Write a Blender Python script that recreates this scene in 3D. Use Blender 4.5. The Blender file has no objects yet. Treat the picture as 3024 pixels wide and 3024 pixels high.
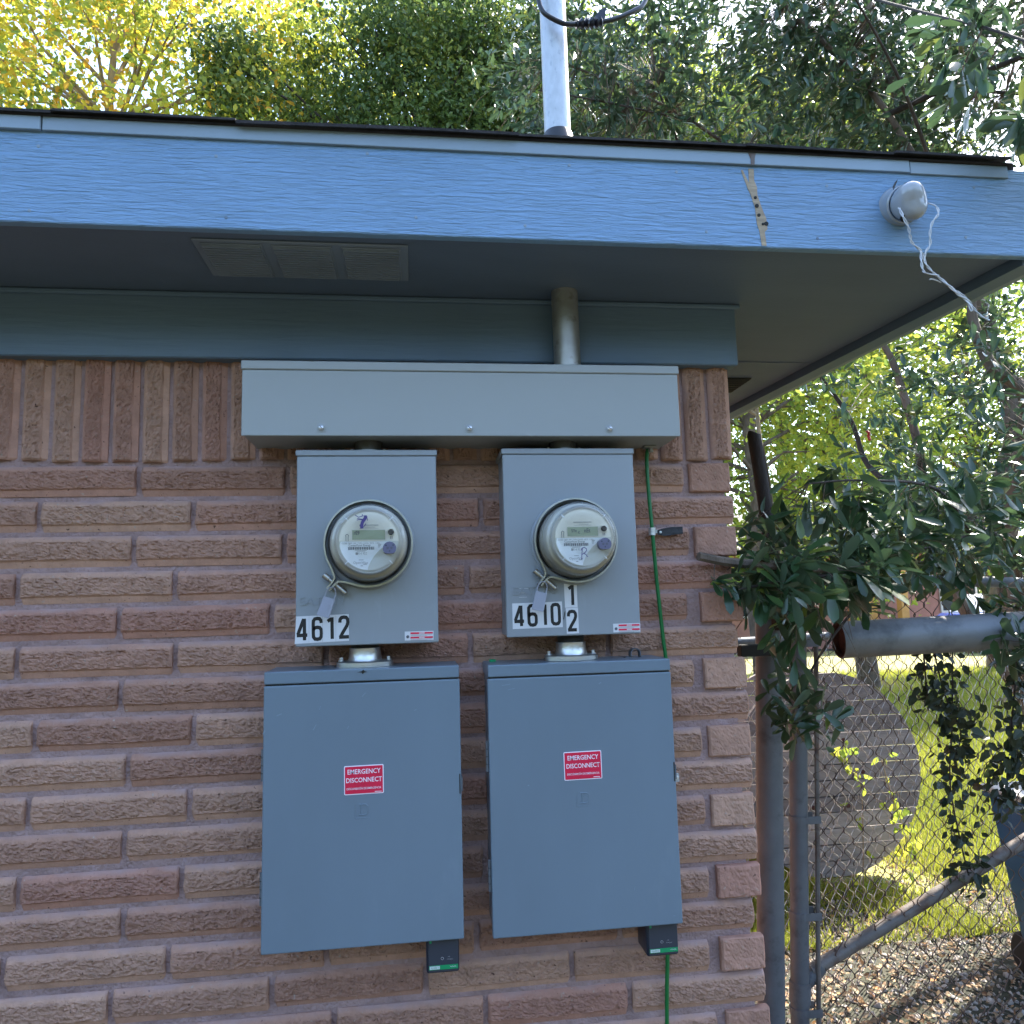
import bpy, bmesh, math, random
import numpy as np
from mathutils import Vector, Matrix, noise

# ------------------------------------------------------------------ camera, sky, sun, exposure
S = bpy.context.scene
COL = S.collection
YAW, PITCH, ROLL = math.radians(7.3), math.radians(6.7), math.radians(-1.5)
fwd = Vector((math.sin(YAW)*math.cos(PITCH), math.cos(YAW)*math.cos(PITCH), math.sin(PITCH)))
rgt = Vector((math.cos(YAW), -math.sin(YAW), 0)); upv = rgt.cross(fwd)
r2 = rgt*math.cos(ROLL) + upv*math.sin(ROLL); u2 = upv*math.cos(ROLL) - rgt*math.sin(ROLL)
cam = bpy.data.cameras.new('camera'); camo = bpy.data.objects.new('camera', cam); COL.objects.link(camo)
cam.sensor_width = 36; cam.lens = 36*2250/3024; cam.clip_start = .05; cam.clip_end = 600
mw = Matrix((r2, u2, -fwd)).transposed().to_4x4(); mw.translation = (0, -1.70, 1.6); camo.matrix_world = mw
S.camera = camo
SUN_AZ, SUN_EL = math.radians(49), math.radians(47)
w = bpy.data.worlds.new('World'); S.world = w; w.use_nodes = True
wn = w.node_tree.nodes; sky = wn.new('ShaderNodeTexSky'); sky.sky_type = 'NISHITA'; sky.sun_disc = False
sky.sun_elevation = SUN_EL; sky.sun_rotation = SUN_AZ; sky.air_density = 1.0; sky.dust_density = 1.0; sky.ozone_density = 1.0
w.node_tree.links.new(sky.outputs[0], wn['Background'].inputs[0]); wn['Background'].inputs[1].default_value = 0.15
sl = bpy.data.lights.new('sun', 'SUN'); sl.energy = 4.0; sl.angle = math.radians(.53); sl.color = (1, .93, .82)
so = bpy.data.objects.new('sun', sl); COL.objects.link(so)
sdir = Vector((math.sin(SUN_AZ)*math.cos(SUN_EL), math.cos(SUN_AZ)*math.cos(SUN_EL), math.sin(SUN_EL)))
so.rotation_euler = sdir.to_track_quat('Z', 'Y').to_euler(); so.location = (6, 6, 12)
S.view_settings.view_transform = 'Standard'; S.view_settings.look = 'None'
S.view_settings.exposure = 2.55; S.view_settings.gamma = 1.0
S.cycles.max_bounces = 7; S.cycles.diffuse_bounces = 3; S.cycles.glossy_bounces = 3; S.cycles.transparent_max_bounces = 16; S.cycles.transmission_bounces = 4
S.cycles.use_denoising = True; S.cycles.use_adaptive_sampling = True; S.cycles.adaptive_threshold = .02
random.seed(7); rng = np.random.default_rng(7)

# ------------------------------------------------------------------ materials
def srgb(r, g, b):
    f = lambda c: (c/255/12.92 if c/255 <= .04045 else ((c/255+.055)/1.055)**2.4)
    return (f(r), f(g), f(b))
def nt(m):
    m.use_nodes = True; return m.node_tree.nodes, m.node_tree.links
def mat(name, col, rough=.5, metal=0., var=.0, vscale=8., bump=0., bscale=60., stretch=(1, 1, 1), col2=None, spots=0., objrand=0., spec=.5, coat=0., detail=6):
    """principled surface with procedural colour variation, optional second colour in patches, fine relief"""
    m = bpy.data.materials.new(name); n, l = nt(m); p = n['Principled BSDF']
    p.inputs['Roughness'].default_value = rough; p.inputs['Metallic'].default_value = metal
    p.inputs['Specular IOR Level'].default_value = spec; p.inputs['Coat Weight'].default_value = coat
    tc = n.new('ShaderNodeTexCoord'); mp = n.new('ShaderNodeMapping'); mp.inputs['Scale'].default_value = stretch
    l.new(tc.outputs['Object'], mp.inputs['Vector'])
    base = n.new('ShaderNodeRGB'); base.outputs[0].default_value = (*col, 1); cur = base.outputs[0]
    if col2 is not None:
        t = n.new('ShaderNodeTexNoise'); t.inputs['Scale'].default_value = vscale; t.inputs['Detail'].default_value = detail; t.inputs['Roughness'].default_value = .65
        l.new(mp.outputs[0], t.inputs['Vector'])
        r = n.new('ShaderNodeMapRange'); r.inputs[1].default_value = .55-spots; r.inputs[2].default_value = .72-spots*.6
        l.new(t.outputs['Fac'], r.inputs[0])
        mx = n.new('ShaderNodeMix'); mx.data_type = 'RGBA'; l.new(r.outputs[0], mx.inputs[0]); l.new(cur, mx.inputs[6]); mx.inputs[7].default_value = (*col2, 1); cur = mx.outputs[2]
    if var > 0 or objrand > 0:
        h = n.new('ShaderNodeHueSaturation'); l.new(cur, h.inputs['Color'])
        t = n.new('ShaderNodeTexNoise'); t.inputs['Scale'].default_value = vscale*.7; t.inputs['Detail'].default_value = 4
        l.new(mp.outputs[0], t.inputs['Vector'])
        r = n.new('ShaderNodeMapRange'); r.inputs[1].default_value = .3; r.inputs[2].default_value = .7; r.inputs[3].default_value = 1-var; r.inputs[4].default_value = 1+var
        l.new(t.outputs['Fac'], r.inputs[0]); v = r.outputs[0]
        if objrand > 0:
            oi = n.new('ShaderNodeObjectInfo'); r2_ = n.new('ShaderNodeMapRange'); r2_.inputs[3].default_value = 1-objrand; r2_.inputs[4].default_value = 1+objrand
            l.new(oi.outputs['Random'], r2_.inputs[0]); mu = n.new('ShaderNodeMath'); mu.operation = 'MULTIPLY'
            l.new(v, mu.inputs[0]); l.new(r2_.outputs[0], mu.inputs[1]); v = mu.outputs[0]
            hr = n.new('ShaderNodeMath'); hr.operation = 'MULTIPLY_ADD'; l.new(oi.outputs['Random'], hr.inputs[0]); hr.inputs[1].default_value = .022; hr.inputs[2].default_value = .489
            l.new(hr.outputs[0], h.inputs['Hue'])
        l.new(v, h.inputs['Value']); cur = h.outputs[0]
    l.new(cur, p.inputs['Base Color'])
    if bump > 0:
        t = n.new('ShaderNodeTexNoise'); t.inputs['Scale'].default_value = bscale; t.inputs['Detail'].default_value = 8; t.inputs['Roughness'].default_value = .6
        l.new(mp.outputs[0], t.inputs['Vector']); b = n.new('ShaderNodeBump'); b.inputs['Strength'].default_value = bump; b.inputs['Distance'].default_value = .01
        l.new(t.outputs['Fac'], b.inputs['Height']); l.new(b.outputs[0], p.inputs['Normal'])
    return m
def leafmat(name, ramp, rough=.45, trans=.35, spec=.5, under=None):
    """leaf: colour from the per-leaf attribute 'tint' (0..1) through a ramp, plus light passing through the blade"""
    m = bpy.data.materials.new(name); n, l = nt(m); p = n['Principled BSDF']; out = n['Material Output']
    a = n.new('ShaderNodeAttribute'); a.attribute_name = 'tint'
    oi = n.new('ShaderNodeObjectInfo')
    cr = n.new('ShaderNodeValToRGB'); e = cr.color_ramp.elements
    while len(e) < len(ramp): e.new(.5)
    for el, (pos, c) in zip(e, ramp): el.position = pos; el.color = (*c, 1)
    l.new(a.outputs['Fac'], cr.inputs[0]); cur = cr.outputs[0]
    if under is not None:
        g = n.new('ShaderNodeNewGeometry'); mx = n.new('ShaderNodeMix'); mx.data_type = 'RGBA'
        l.new(g.outputs['Backfacing'], mx.inputs[0]); l.new(cur, mx.inputs[6]); mx.inputs[7].default_value = (*under, 1); cur = mx.outputs[2]
    l.new(cur, p.inputs['Base Color']); p.inputs['Roughness'].default_value = rough; p.inputs['Specular IOR Level'].default_value = spec
    tr = n.new('ShaderNodeBsdfTranslucent'); gm = n.new('ShaderNodeGamma'); gm.inputs[1].default_value = .8
    l.new(cr.outputs[0], gm.inputs[0]); l.new(gm.outputs[0], tr.inputs[0])
    ms = n.new('ShaderNodeMixShader'); ms.inputs[0].default_value = trans
    l.new(p.outputs[0], ms.inputs[1]); l.new(tr.outputs[0], ms.inputs[2]); l.new(ms.outputs[0], out.inputs[0])
    return m
def woodgrain_paint(name, col, amp, sx=2.2, sz=95, rough=.45, dirt=None):
    """painted board with pressed wood grain running along x"""
    m = bpy.data.materials.new(name); n, l = nt(m); p = n['Principled BSDF']; p.inputs['Roughness'].default_value = rough
    tc = n.new('ShaderNodeTexCoord'); mp = n.new('ShaderNodeMapping'); mp.inputs['Scale'].default_value = (sx*3.2, sx*3.2, sz)
    l.new(tc.outputs['Object'], mp.inputs[0])
    t = n.new('ShaderNodeTexNoise'); t.inputs['Scale'].default_value = 1.5; t.inputs['Detail'].default_value = 4; t.inputs['Roughness'].default_value = .55; t.inputs['Distortion'].default_value = .6
    l.new(mp.outputs[0], t.inputs[0]); b = n.new('ShaderNodeBump'); b.inputs['Strength'].default_value = amp; b.inputs['Distance'].default_value = .010
    l.new(t.outputs['Fac'], b.inputs['Height']); l.new(b.outputs[0], p.inputs['Normal'])
    t2 = n.new('ShaderNodeTexNoise'); t2.inputs['Scale'].default_value = 3; t2.inputs['Detail'].default_value = 5; l.new(tc.outputs['Object'], t2.inputs[0])
    h = n.new('ShaderNodeHueSaturation'); h.inputs['Color'].default_value = (*col, 1)
    r = n.new('ShaderNodeMapRange'); r.inputs[1].default_value = .3; r.inputs[2].default_value = .7; r.inputs[3].default_value = .9; r.inputs[4].default_value = 1.08
    l.new(t2.outputs['Fac'], r.inputs[0]); l.new(r.outputs[0], h.inputs['Value']); l.new(h.outputs[0], p.inputs['Base Color'])
    return m

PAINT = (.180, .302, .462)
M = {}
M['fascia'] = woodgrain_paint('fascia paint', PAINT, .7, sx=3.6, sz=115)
M['frieze'] = woodgrain_paint('shade darkened frieze paint', (.118, .172, .235), .16, sx=1.5, sz=60, rough=.5)  # same paint as the fascia, darkened to carry the shade under the overhang
M['soffit'] = mat('shade darkened soffit paint', (.120, .155, .215), .55, var=.07, vscale=5, bump=.12, bscale=90, stretch=(1, 3, 1))  # eave paint again, with the underside shade mixed into the colour
M['vent'] = mat('vent paint', (.20, .235, .285), .5, var=.1, vscale=12, bump=.1, bscale=120)
M['trim'] = mat('drip edge paint', (.22, .28, .335), .42, var=.06, vscale=6, bump=.05, bscale=60)
M['shingle'] = mat('asphalt shingle', (.035, .03, .03), .95, var=.35, vscale=60, bump=.6, bscale=500, objrand=.25)
def brickmat(name, ca, cb, cc, mortar):
    """rough rock-faced brick: colour patches, pits, mortar smear held near the upper edge of each brick"""
    m = bpy.data.materials.new(name); n, l = nt(m); p = n['Principled BSDF']; p.inputs['Roughness'].default_value = .92; p.inputs['Specular IOR Level'].default_value = .25
    tc = n.new('ShaderNodeTexCoord'); oi = n.new('ShaderNodeObjectInfo')
    add = n.new('ShaderNodeVectorMath'); add.operation = 'ADD'; sc = n.new('ShaderNodeVectorMath'); sc.operation = 'SCALE'; sc.inputs['Scale'].default_value = 7.3
    cx = n.new('ShaderNodeCombineXYZ'); l.new(oi.outputs['Random'], cx.inputs[0]); l.new(oi.outputs['Random'], cx.inputs[1]); l.new(cx.outputs[0], sc.inputs[0])
    l.new(tc.outputs['Object'], add.inputs[0]); l.new(sc.outputs[0], add.inputs[1]); P = add.outputs[0]
    rp = n.new('ShaderNodeValToRGB'); e = rp.color_ramp.elements; e.new(.5); e[0].position = .05; e[0].color = (*ca, 1); e[1].position = .5; e[1].color = (*cb, 1); e[2].position = .95; e[2].color = (*cc, 1)
    l.new(oi.outputs['Random'], rp.inputs[0])
    t = n.new('ShaderNodeTexNoise'); t.inputs['Scale'].default_value = 26; t.inputs['Detail'].default_value = 9; t.inputs['Roughness'].default_value = .72; l.new(P, t.inputs['Vector'])
    r = n.new('ShaderNodeMapRange'); r.inputs[1].default_value = .3; r.inputs[2].default_value = .7; r.inputs[3].default_value = .86; r.inputs[4].default_value = 1.24; l.new(t.outputs['Fac'], r.inputs[0])
    h = n.new('ShaderNodeHueSaturation'); l.new(rp.outputs[0], h.inputs['Color']); l.new(r.outputs[0], h.inputs['Value'])
    # dark pits and pale grit
    v = n.new('ShaderNodeTexNoise'); v.inputs['Scale'].default_value = 130; v.inputs['Detail'].default_value = 3; l.new(P, v.inputs['Vector'])
    r2 = n.new('ShaderNodeMapRange'); r2.inputs[1].default_value = .66; r2.inputs[2].default_value = .74; l.new(v.outputs['Fac'], r2.inputs[0])
    mx = n.new('ShaderNodeMix'); mx.data_type = 'RGBA'; l.new(r2.outputs[0], mx.inputs[0]); l.new(h.outputs[0], mx.inputs[6]); mx.inputs[7].default_value = (ca[0]*.35, ca[1]*.35, ca[2]*.35, 1)
    r3 = n.new('ShaderNodeMapRange'); r3.inputs[1].default_value = .34; r3.inputs[2].default_value = .25; l.new(v.outputs['Fac'], r3.inputs[0])
    mx2 = n.new('ShaderNodeMix'); mx2.data_type = 'RGBA'; l.new(r3.outputs[0], mx2.inputs[0]); l.new(mx.outputs[2], mx2.inputs[6]); mx2.inputs[7].default_value = (.42, .33, .27, 1)
    # mortar smear along the upper edge
    at = n.new('ShaderNodeAttribute'); at.attribute_name = 'smear'; t3 = n.new('ShaderNodeTexNoise'); t3.inputs['Scale'].default_value = 14; t3.inputs['Detail'].default_value = 6; l.new(P, t3.inputs['Vector'])
    mu = n.new('ShaderNodeMath'); mu.operation = 'MULTIPLY'; l.new(at.outputs['Fac'], mu.inputs[0]); l.new(t3.outputs['Fac'], mu.inputs[1])
    r4 = n.new('ShaderNodeMapRange'); r4.inputs[1].default_value = .30; r4.inputs[2].default_value = .62; l.new(mu.outputs[0], r4.inputs[0])
    mx3 = n.new('ShaderNodeMix'); mx3.data_type = 'RGBA'; l.new(r4.outputs[0], mx3.inputs[0]); l.new(mx2.outputs[2], mx3.inputs[6]); mx3.inputs[7].default_value = (*mortar, 1)
    l.new(mx3.outputs[2], p.inputs['Base Color'])
    bt = n.new('ShaderNodeTexNoise'); bt.inputs['Scale'].default_value = 140; bt.inputs['Detail'].default_value = 9; bt.inputs['Roughness'].default_value = .7; l.new(P, bt.inputs['Vector'])
    at2 = n.new('ShaderNodeAttribute'); at2.attribute_name = 'rough'; b = n.new('ShaderNodeBump'); b.inputs['Distance'].default_value = .012
    rr = n.new('ShaderNodeMapRange'); rr.inputs[3].default_value = .3; rr.inputs[4].default_value = .75; l.new(at2.outputs['Fac'], rr.inputs[0]); l.new(rr.outputs[0], b.inputs['Strength'])
    l.new(bt.outputs['Fac'], b.inputs['Height']); l.new(b.outputs[0], p.inputs['Normal'])
    return m
MORT = (.40, .27, .245)
M['brick'] = brickmat('rock faced brick', (.375, .205, .148), (.475, .285, .203), (.41, .215, .158), MORT)
M['mortar'] = mat('pinkish mortar', (.385, .258, .240), .95, var=.2, vscale=24, bump=1.0, bscale=130, spec=.2, col2=(.42, .30, .295), spots=.0)
M['box'] = mat('grey enamel', (.248, .270, .292), .33, var=.035, vscale=4, bump=.025, bscale=7, stretch=(2.2, 2.2, .7), col2=(.29, .315, .35), spots=-.07, detail=10)
M['boxd'] = mat('blue grey enamel', (.146, .192, .236), .28, var=.045, vscale=4, bump=.035, bscale=7, stretch=(2.2, 2.2, .7), col2=(.172, .22, .265), spots=-.07, detail=10)
M['gutter'] = mat('pale grey enamel', (.30, .312, .305), .4, var=.025, vscale=3, bump=.015, bscale=400)
M['black'] = mat('black rubber', (.012, .012, .014), .5, var=.1)
M['tape'] = mat('black tape', (.008, .008, .014), .28, bump=.2, bscale=120)
M['cable'] = mat('black cable', (.01, .01, .012), .35)
M['galv'] = mat('galvanised steel', (.47, .48, .49), .45, .45, var=.08, vscale=75, col2=(.32, .34, .37), spots=.0, stretch=(1.4, 1.4, .7), bump=.05, bscale=60)
M['galvold'] = mat('aged galvanised steel', (.36, .345, .32), .42, .7, var=.15, vscale=30, col2=(.20, .18, .15), spots=.0, bump=.1, bscale=80)
M['galvdull'] = mat('weathered galvanised steel', (.135, .142, .155), .55, .3, var=.15, vscale=14, col2=(.085, .088, .095), spots=.0, bump=.12, bscale=50)
M['galvrust'] = mat('rusting galvanised pipe', (.17, .15, .135), .65, .25, var=.25, vscale=12, col2=(.11, .06, .04), spots=.06, bump=.15, bscale=60, stretch=(1, 1, 1))
M['bigpipe'] = mat('dull galvanised pipe', (.22, .225, .235), .55, .35, var=.15, vscale=9, col2=(.13, .135, .145), spots=.03, bump=.12, bscale=40)
M['rust'] = mat('brown rust', (.075, .028, .022), .95, var=.4, vscale=50, bump=.7, bscale=120)
M['alu'] = mat('cast aluminium', (.60, .59, .57), .33, .9, var=.1, vscale=30, bump=.08, bscale=120)
M['steel'] = mat('stainless band', (.46, .445, .42), .3, .95, var=.12, vscale=25, bump=.04, bscale=100)
M['zinc'] = mat('zinc screw', (.65, .65, .66), .35, .8)
M['darkpipe'] = mat('dark nipple', (.10, .095, .09), .45, .6, var=.2, vscale=40)
M['cream'] = mat('meter dial plate', (.80, .76, .66), .5)
M['dialwhite'] = mat('meter label', (.84, .85, .87), .5)
M['dialgrey'] = mat('meter lower plate', (.60, .59, .53), .5)
M['beige'] = mat('meter housing', (.60, .57, .51), .5, var=.05)
M['lcd'] = mat('lcd', (.36, .41, .29), .25)
M['ink'] = mat('print ink', (.09, .09, .11), .6)
M['inkfaint'] = mat('faint print', (.34, .33, .33), .6)
M['pen'] = mat('purple marker', (.055, .035, .16), .5)
M['port'] = mat('optical port plastic', (.12, .115, .18), .4)
M['white'] = mat('white vinyl', (.60, .60, .62), .45, var=.03, vscale=20)
M['num'] = mat('black vinyl digits', (.006, .006, .008), .4)
M['red'] = mat('red sticker', (.66, .006, .05), .45, var=.08, vscale=40)
M['pinkwhite'] = mat('sticker white', (.85, .78, .84), .5)
M['surge'] = mat('dark navy plastic', (.012, .018, .032), .38)
M['surgelabel'] = mat('charcoal label', (.03, .035, .05), .45)
M['sgreen'] = mat('green label band', (.0, .26, .09), .4)
M['wire'] = mat('green insulation', (.0, .13, .028), .38)
M['tag'] = mat('grey plastic seal', (.30, .31, .37), .4)
M['porcelain'] = mat('white porcelain', (.34, .35, .365), .2, var=.12, vscale=30, col2=(.36, .34, .30), spots=-.04, coat=.4)
M['alwire'] = mat('bare aluminium wire', (.52, .51, .50), .5, .4, var=.2, vscale=50)
M['wood'] = mat('bare wood', (.37, .285, .195), .8, var=.25, vscale=30, stretch=(1, 1, 6), bump=.3, bscale=60)
M['bark'] = mat('grey brown bark', (.13, .095, .07), .95, var=.4, vscale=25, bump=.9, bscale=45, stretch=(1, 1, .35))
M['darkbark'] = mat('dark bark', (.045, .034, .028), .95, var=.4, vscale=25, bump=.8, bscale=45, stretch=(1, 1, .4))
M['palebark'] = mat('pale bark', (.27, .20, .12), .95, var=.3, vscale=18, bump=.6, bscale=30, stretch=(1, 1, .4))
M['meshwire'] = mat('rusty fence wire', (.12, .085, .07), .6, .4, var=.4, vscale=20)
M['meshlit'] = mat('grey fence wire', (.42, .39, .35), .5, .6, var=.25, vscale=20)
M['plank'] = mat('weathered grey plank', (.27, .235, .22), .9, var=.2, vscale=9, stretch=(1, 6, 6), bump=.5, bscale=22, objrand=.3)
M['blue'] = mat('blue polyethylene', (.016, .085, .20), .45, var=.06)
M['lid'] = mat('pale lid', (.50, .49, .48), .5, var=.1)
M['soil'] = mat('dark turf soil', (.036, .036, .022), .95, var=.3, vscale=2.5, col2=(.028, .034, .015), spots=.05, bump=.8, bscale=30)
M['gravel'] = mat('gravel', (.42, .38, .33), .9, var=.4, vscale=40, objrand=.2)
M['pinkbrick'] = mat('far pink brick', (.40, .20, .17), .9, var=.12, vscale=6)
M['orangewood'] = mat('orange stained wood', (.55, .30, .10), .7, var=.1)
M['roofgrey'] = mat('far roof', (.16, .14, .13), .9, var=.2)
M['glassdark'] = mat('window glass', (.03, .04, .05), .08, spec=.8)
M['carpaint'] = mat('blue car paint', (.02, .06, .25), .25, coat=.6)
M['carwhite'] = mat('white car paint', (.72, .74, .78), .25, coat=.6)
M['tyre'] = mat('tyre', (.02, .02, .02), .8)
M['ventdark'] = mat('dark vent screen', (.018, .018, .016), .8)
M['berry'] = mat('red seed pod', (.42, .008, .012), .45, bump=.4, bscale=150)
M['brownbase'] = mat('meter base gasket', (.16, .15, .135), .6)
def domemat():
    m = bpy.data.materials.new('clear polycarbonate'); n, l = nt(m); out = n['Material Output']
    g = n.new('ShaderNodeBsdfGlossy'); g.inputs['Roughness'].default_value = .12; g.inputs['Color'].default_value = (.95, .97, 1, 1)
    t = n.new('ShaderNodeBsdfTransparent'); t.inputs[0].default_value = (1, 1, .98, 1)
    d = n.new('ShaderNodeBsdfDiffuse'); d.inputs[0].default_value = (.6, .6, .57, 1)
    m1 = n.new('ShaderNodeMixShader'); m1.inputs[0].default_value = .05; l.new(t.outputs[0], m1.inputs[1]); l.new(d.outputs[0], m1.inputs[2])
    f = n.new('ShaderNodeFresnel'); f.inputs[0].default_value = 1.38
    m2 = n.new('ShaderNodeMixShader'); l.new(f.outputs[0], m2.inputs[0]); l.new(m1.outputs[0], m2.inputs[1]); l.new(g.outputs[0], m2.inputs[2]); l.new(m2.outputs[0], out.inputs[0])
    return m
M['dome'] = domemat()
M['oak'] = leafmat('oak leaf', [(0, (.020, .050, .022)), (.5, (.044, .092, .032)), (.88, (.085, .135, .028)), (1, (.20, .23, .03))], rough=.33, trans=.24, spec=.5, under=(.058, .088, .052))
M['yellow'] = leafmat('yellowing leaf', [(0, (.14, .20, .025)), (.4, (.34, .38, .03)), (.75, (.60, .48, .03)), (1, (.62, .30, .02))], rough=.5, trans=.5)
M['green'] = leafmat('green leaf', [(0, (.040, .075, .016)), (.6, (.085, .14, .025)), (1, (.26, .28, .04))], rough=.5, trans=.38)
M['lime'] = leafmat('sunlit lime leaf', [(0, (.10, .17, .025)), (.6, (.27, .35, .035)), (1, (.48, .45, .04))], rough=.5, trans=.5)
M['ivy'] = leafmat('dark ivy leaf', [(0, (.014, .022, .010)), (.8, (.028, .045, .016)), (1, (.16, .22, .03))], rough=.45, trans=.15)
M['vine'] = leafmat('bright vine leaf', [(0, (.22, .33, .03)), (1, (.50, .45, .03))], rough=.5, trans=.5)
M['grass'] = leafmat('grass blade', [(0, (.14, .17, .02)), (.5, (.27, .30, .025)), (.85, (.42, .37, .06)), (1, (.48, .38, .19))], rough=.6, trans=.4)
M['litter'] = leafmat('dry leaf litter', [(0, (.11, .06, .035)), (.5, (.27, .17, .09)), (.85, (.42, .31, .19)), (1, (.5, .22, .06))], rough=.8, trans=.15)

# ------------------------------------------------------------------ object helpers
OFF = {}
def thing(name, label, cat, loc=(0, 0, 0), group=None):
    o = bpy.data.objects.new(name, None); COL.objects.link(o); o.location = loc; o.empty_display_size = .1
    o['label'] = label; o['category'] = cat
    if group: o['group'] = group
    OFF[o] = Vector(loc); return o
def tag(o, label, cat, group=None):
    o['label'] = label; o['category'] = cat
    if group: o['group'] = group
    return o
def link(name, me, m, parent=None, label=None, kind=None):
    o = bpy.data.objects.new(name, me); COL.objects.link(o)
    if m is not None and len(me.materials) == 0: me.materials.append(m)
    if parent is not None:
        o.parent = parent; OFF[o] = OFF[parent]
    else: OFF[o] = Vector((0, 0, 0))
    if label: o['label'] = label
    if kind: o['kind'] = kind
    return o
class B:
    """collects shapes in world coordinates; .build links them as ONE mesh object"""
    def __init__(s): s.bm = bmesh.new()
    def _bev(s, geom, bev, seg):
        if bev > 0:
            ed = list({e for f in geom for e in f.edges})
            bmesh.ops.bevel(s.bm, geom=ed, offset=bev, segments=seg, affect='EDGES', profile=.5)
    def hexa(s, v8, bev=0, seg=2):
        v = [s.bm.verts.new(p) for p in v8]
        fs = [s.bm.faces.new([v[i] for i in q]) for q in ((3, 2, 1, 0), (4, 5, 6, 7), (0, 1, 5, 4), (1, 2, 6, 5), (2, 3, 7, 6), (3, 0, 4, 7))]
        s._bev(fs, bev, seg); return s
    def box(s, lo, hi, bev=0, seg=2):
        (a, b, c), (d, e, f) = lo, hi
        return s.hexa([(a, b, c), (d, b, c), (d, e, c), (a, e, c), (a, b, f), (d, b, f), (d, e, f), (a, e, f)], bev, seg)
    def tube(s, pts, r, n=8, cap=True, closed=False, flat=None):
        pts = [Vector(p) for p in pts]; k = len(pts); rs = r if isinstance(r, (list, tuple)) else [r]*k
        rings = []; up = None
        for i, p in enumerate(pts):
            if closed: t = pts[(i+1) % k]-pts[i-1]
            else: t = pts[min(i+1, k-1)]-pts[max(i-1, 0)]
            t.normalize()
            if up is None:
                up = Vector((0, 0, 1)) if abs(t.z) < .9 else Vector((0, 1, 0))
            x = t.cross(up); x.normalize(); y = x.cross(t); up = y
            rings.append([s.bm.verts.new(p+(x*math.cos(2*math.pi*j/n)+y*math.sin(2*math.pi*j/n))*rs[i]) for j in range(n)])
        for i in range(k if closed else k-1):
            a, b = rings[i], rings[(i+1) % k]
            for j in range(n): s.bm.faces.new((a[j], a[(j+1) % n], b[(j+1) % n], b[j]))
        if cap and not closed:
            s.bm.faces.new(rings[0][::-1]); s.bm.faces.new(rings[-1])
        return s
    def cyl(s, p0, p1, r, n=20, bev=0):
        p0, p1 = Vector(p0), Vector(p1)
        if bev: d = (p1-p0).normalized()*bev; return s.tube([p0, p0+d, p1-d, p1], [r-bev, r, r, r-bev], n)
        return s.tube([p0, p1], r, n)
    def lathe(s, prof, c, ax=(0, -1, 0), n=48, cap0=False, cap1=False):
        """prof: (distance along axis, radius)"""
        c = Vector(c); ax = Vector(ax).normalized(); ref = Vector((0, 0, 1)) if abs(ax.z) < .9 else Vector((1, 0, 0))
        x = ax.cross(ref).normalized(); y = x.cross(ax); rings = []
        for h, r in prof:
            if r < 1e-6: rings.append([s.bm.verts.new(c+ax*h)])
            else: rings.append([s.bm.verts.new(c+ax*h+(x*math.cos(2*math.pi*j/n)+y*math.sin(2*math.pi*j/n))*r) for j in range(n)])
        for a, b in zip(rings, rings[1:]):
            for j in range(n):
                q = [a[j % len(a)], a[(j+1) % len(a)], b[(j+1) % len(b)], b[j % len(b)]]
                q = list(dict.fromkeys(q))
                if len(q) > 2: s.bm.faces.new(q)
        if cap0 and len(rings[0]) > 2: s.bm.faces.new(rings[0][::-1])
        if cap1 and len(rings[-1]) > 2: s.bm.faces.new(rings[-1])
        return s
    def prism(s, poly, y0, y1, bev=0):
        """poly: (x, z) outline, extruded from y0 (front) to y1"""
        a = [s.bm.verts.new((x, y0, z)) for x, z in poly]; b = [s.bm.verts.new((x, y1, z)) for x, z in poly]; k = len(poly)
        fs = [s.bm.faces.new(a), s.bm.faces.new(b[::-1])]
        for i in range(k): fs.append(s.bm.faces.new((a[i], b[i], b[(i+1) % k], a[(i+1) % k])))
        if bev: s._bev(fs, bev, 1)
        return s
    def face(s, pts): s.bm.faces.new([s.bm.verts.new(p) for p in pts]); return s
    def rotate(s, c, ax, deg):
        bmesh.ops.rotate(s.bm, verts=s.bm.verts, cent=c, matrix=Matrix.Rotation(math.radians(deg), 3, ax)); return s
    def build(s, name, m, parent=None, smooth=False, label=None, kind=None):
        bmesh.ops.recalc_face_normals(s.bm, faces=s.bm.faces)
        off = OFF[parent] if parent is not None else Vector((0, 0, 0))
        bmesh.ops.translate(s.bm, verts=s.bm.verts, vec=-off)
        me = bpy.data.meshes.new(name); s.bm.to_mesh(me); s.bm.free()
        if smooth:
            me.polygons.foreach_set('use_smooth', [True]*len(me.polygons))
            if smooth != 'all':
                try: me.set_sharp_from_angle(angle=math.radians(40))
                except Exception: pass
        return link(name, me, m, parent, label, kind)
def npmesh(name, V, F, m, parent=None, smooth=False, attrs=None, kind=None):
    V = np.asarray(V, np.float32)
    if parent is not None: V = V-np.array(OFF[parent], np.float32)
    me = bpy.data.meshes.new(name); F = np.asarray(F, np.int32); k = F.shape[1]
    me.vertices.add(len(V)); me.vertices.foreach_set('co', V.ravel())
    me.loops.add(F.size); me.loops.foreach_set('vertex_index', F.ravel())
    me.polygons.add(len(F)); me.polygons.foreach_set('loop_start', np.arange(0, F.size, k, dtype=np.int32))
    me.polygons.foreach_set('use_smooth', np.full(len(F), bool(smooth)))
    me.update(calc_edges=True)
    for nm, (dom, val) in (attrs or {}).items():
        a = me.attributes.new(nm, 'FLOAT', dom); a.data.foreach_set('value', np.asarray(val, np.float32))
    return link(name, me, m, parent, None, kind)
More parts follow.
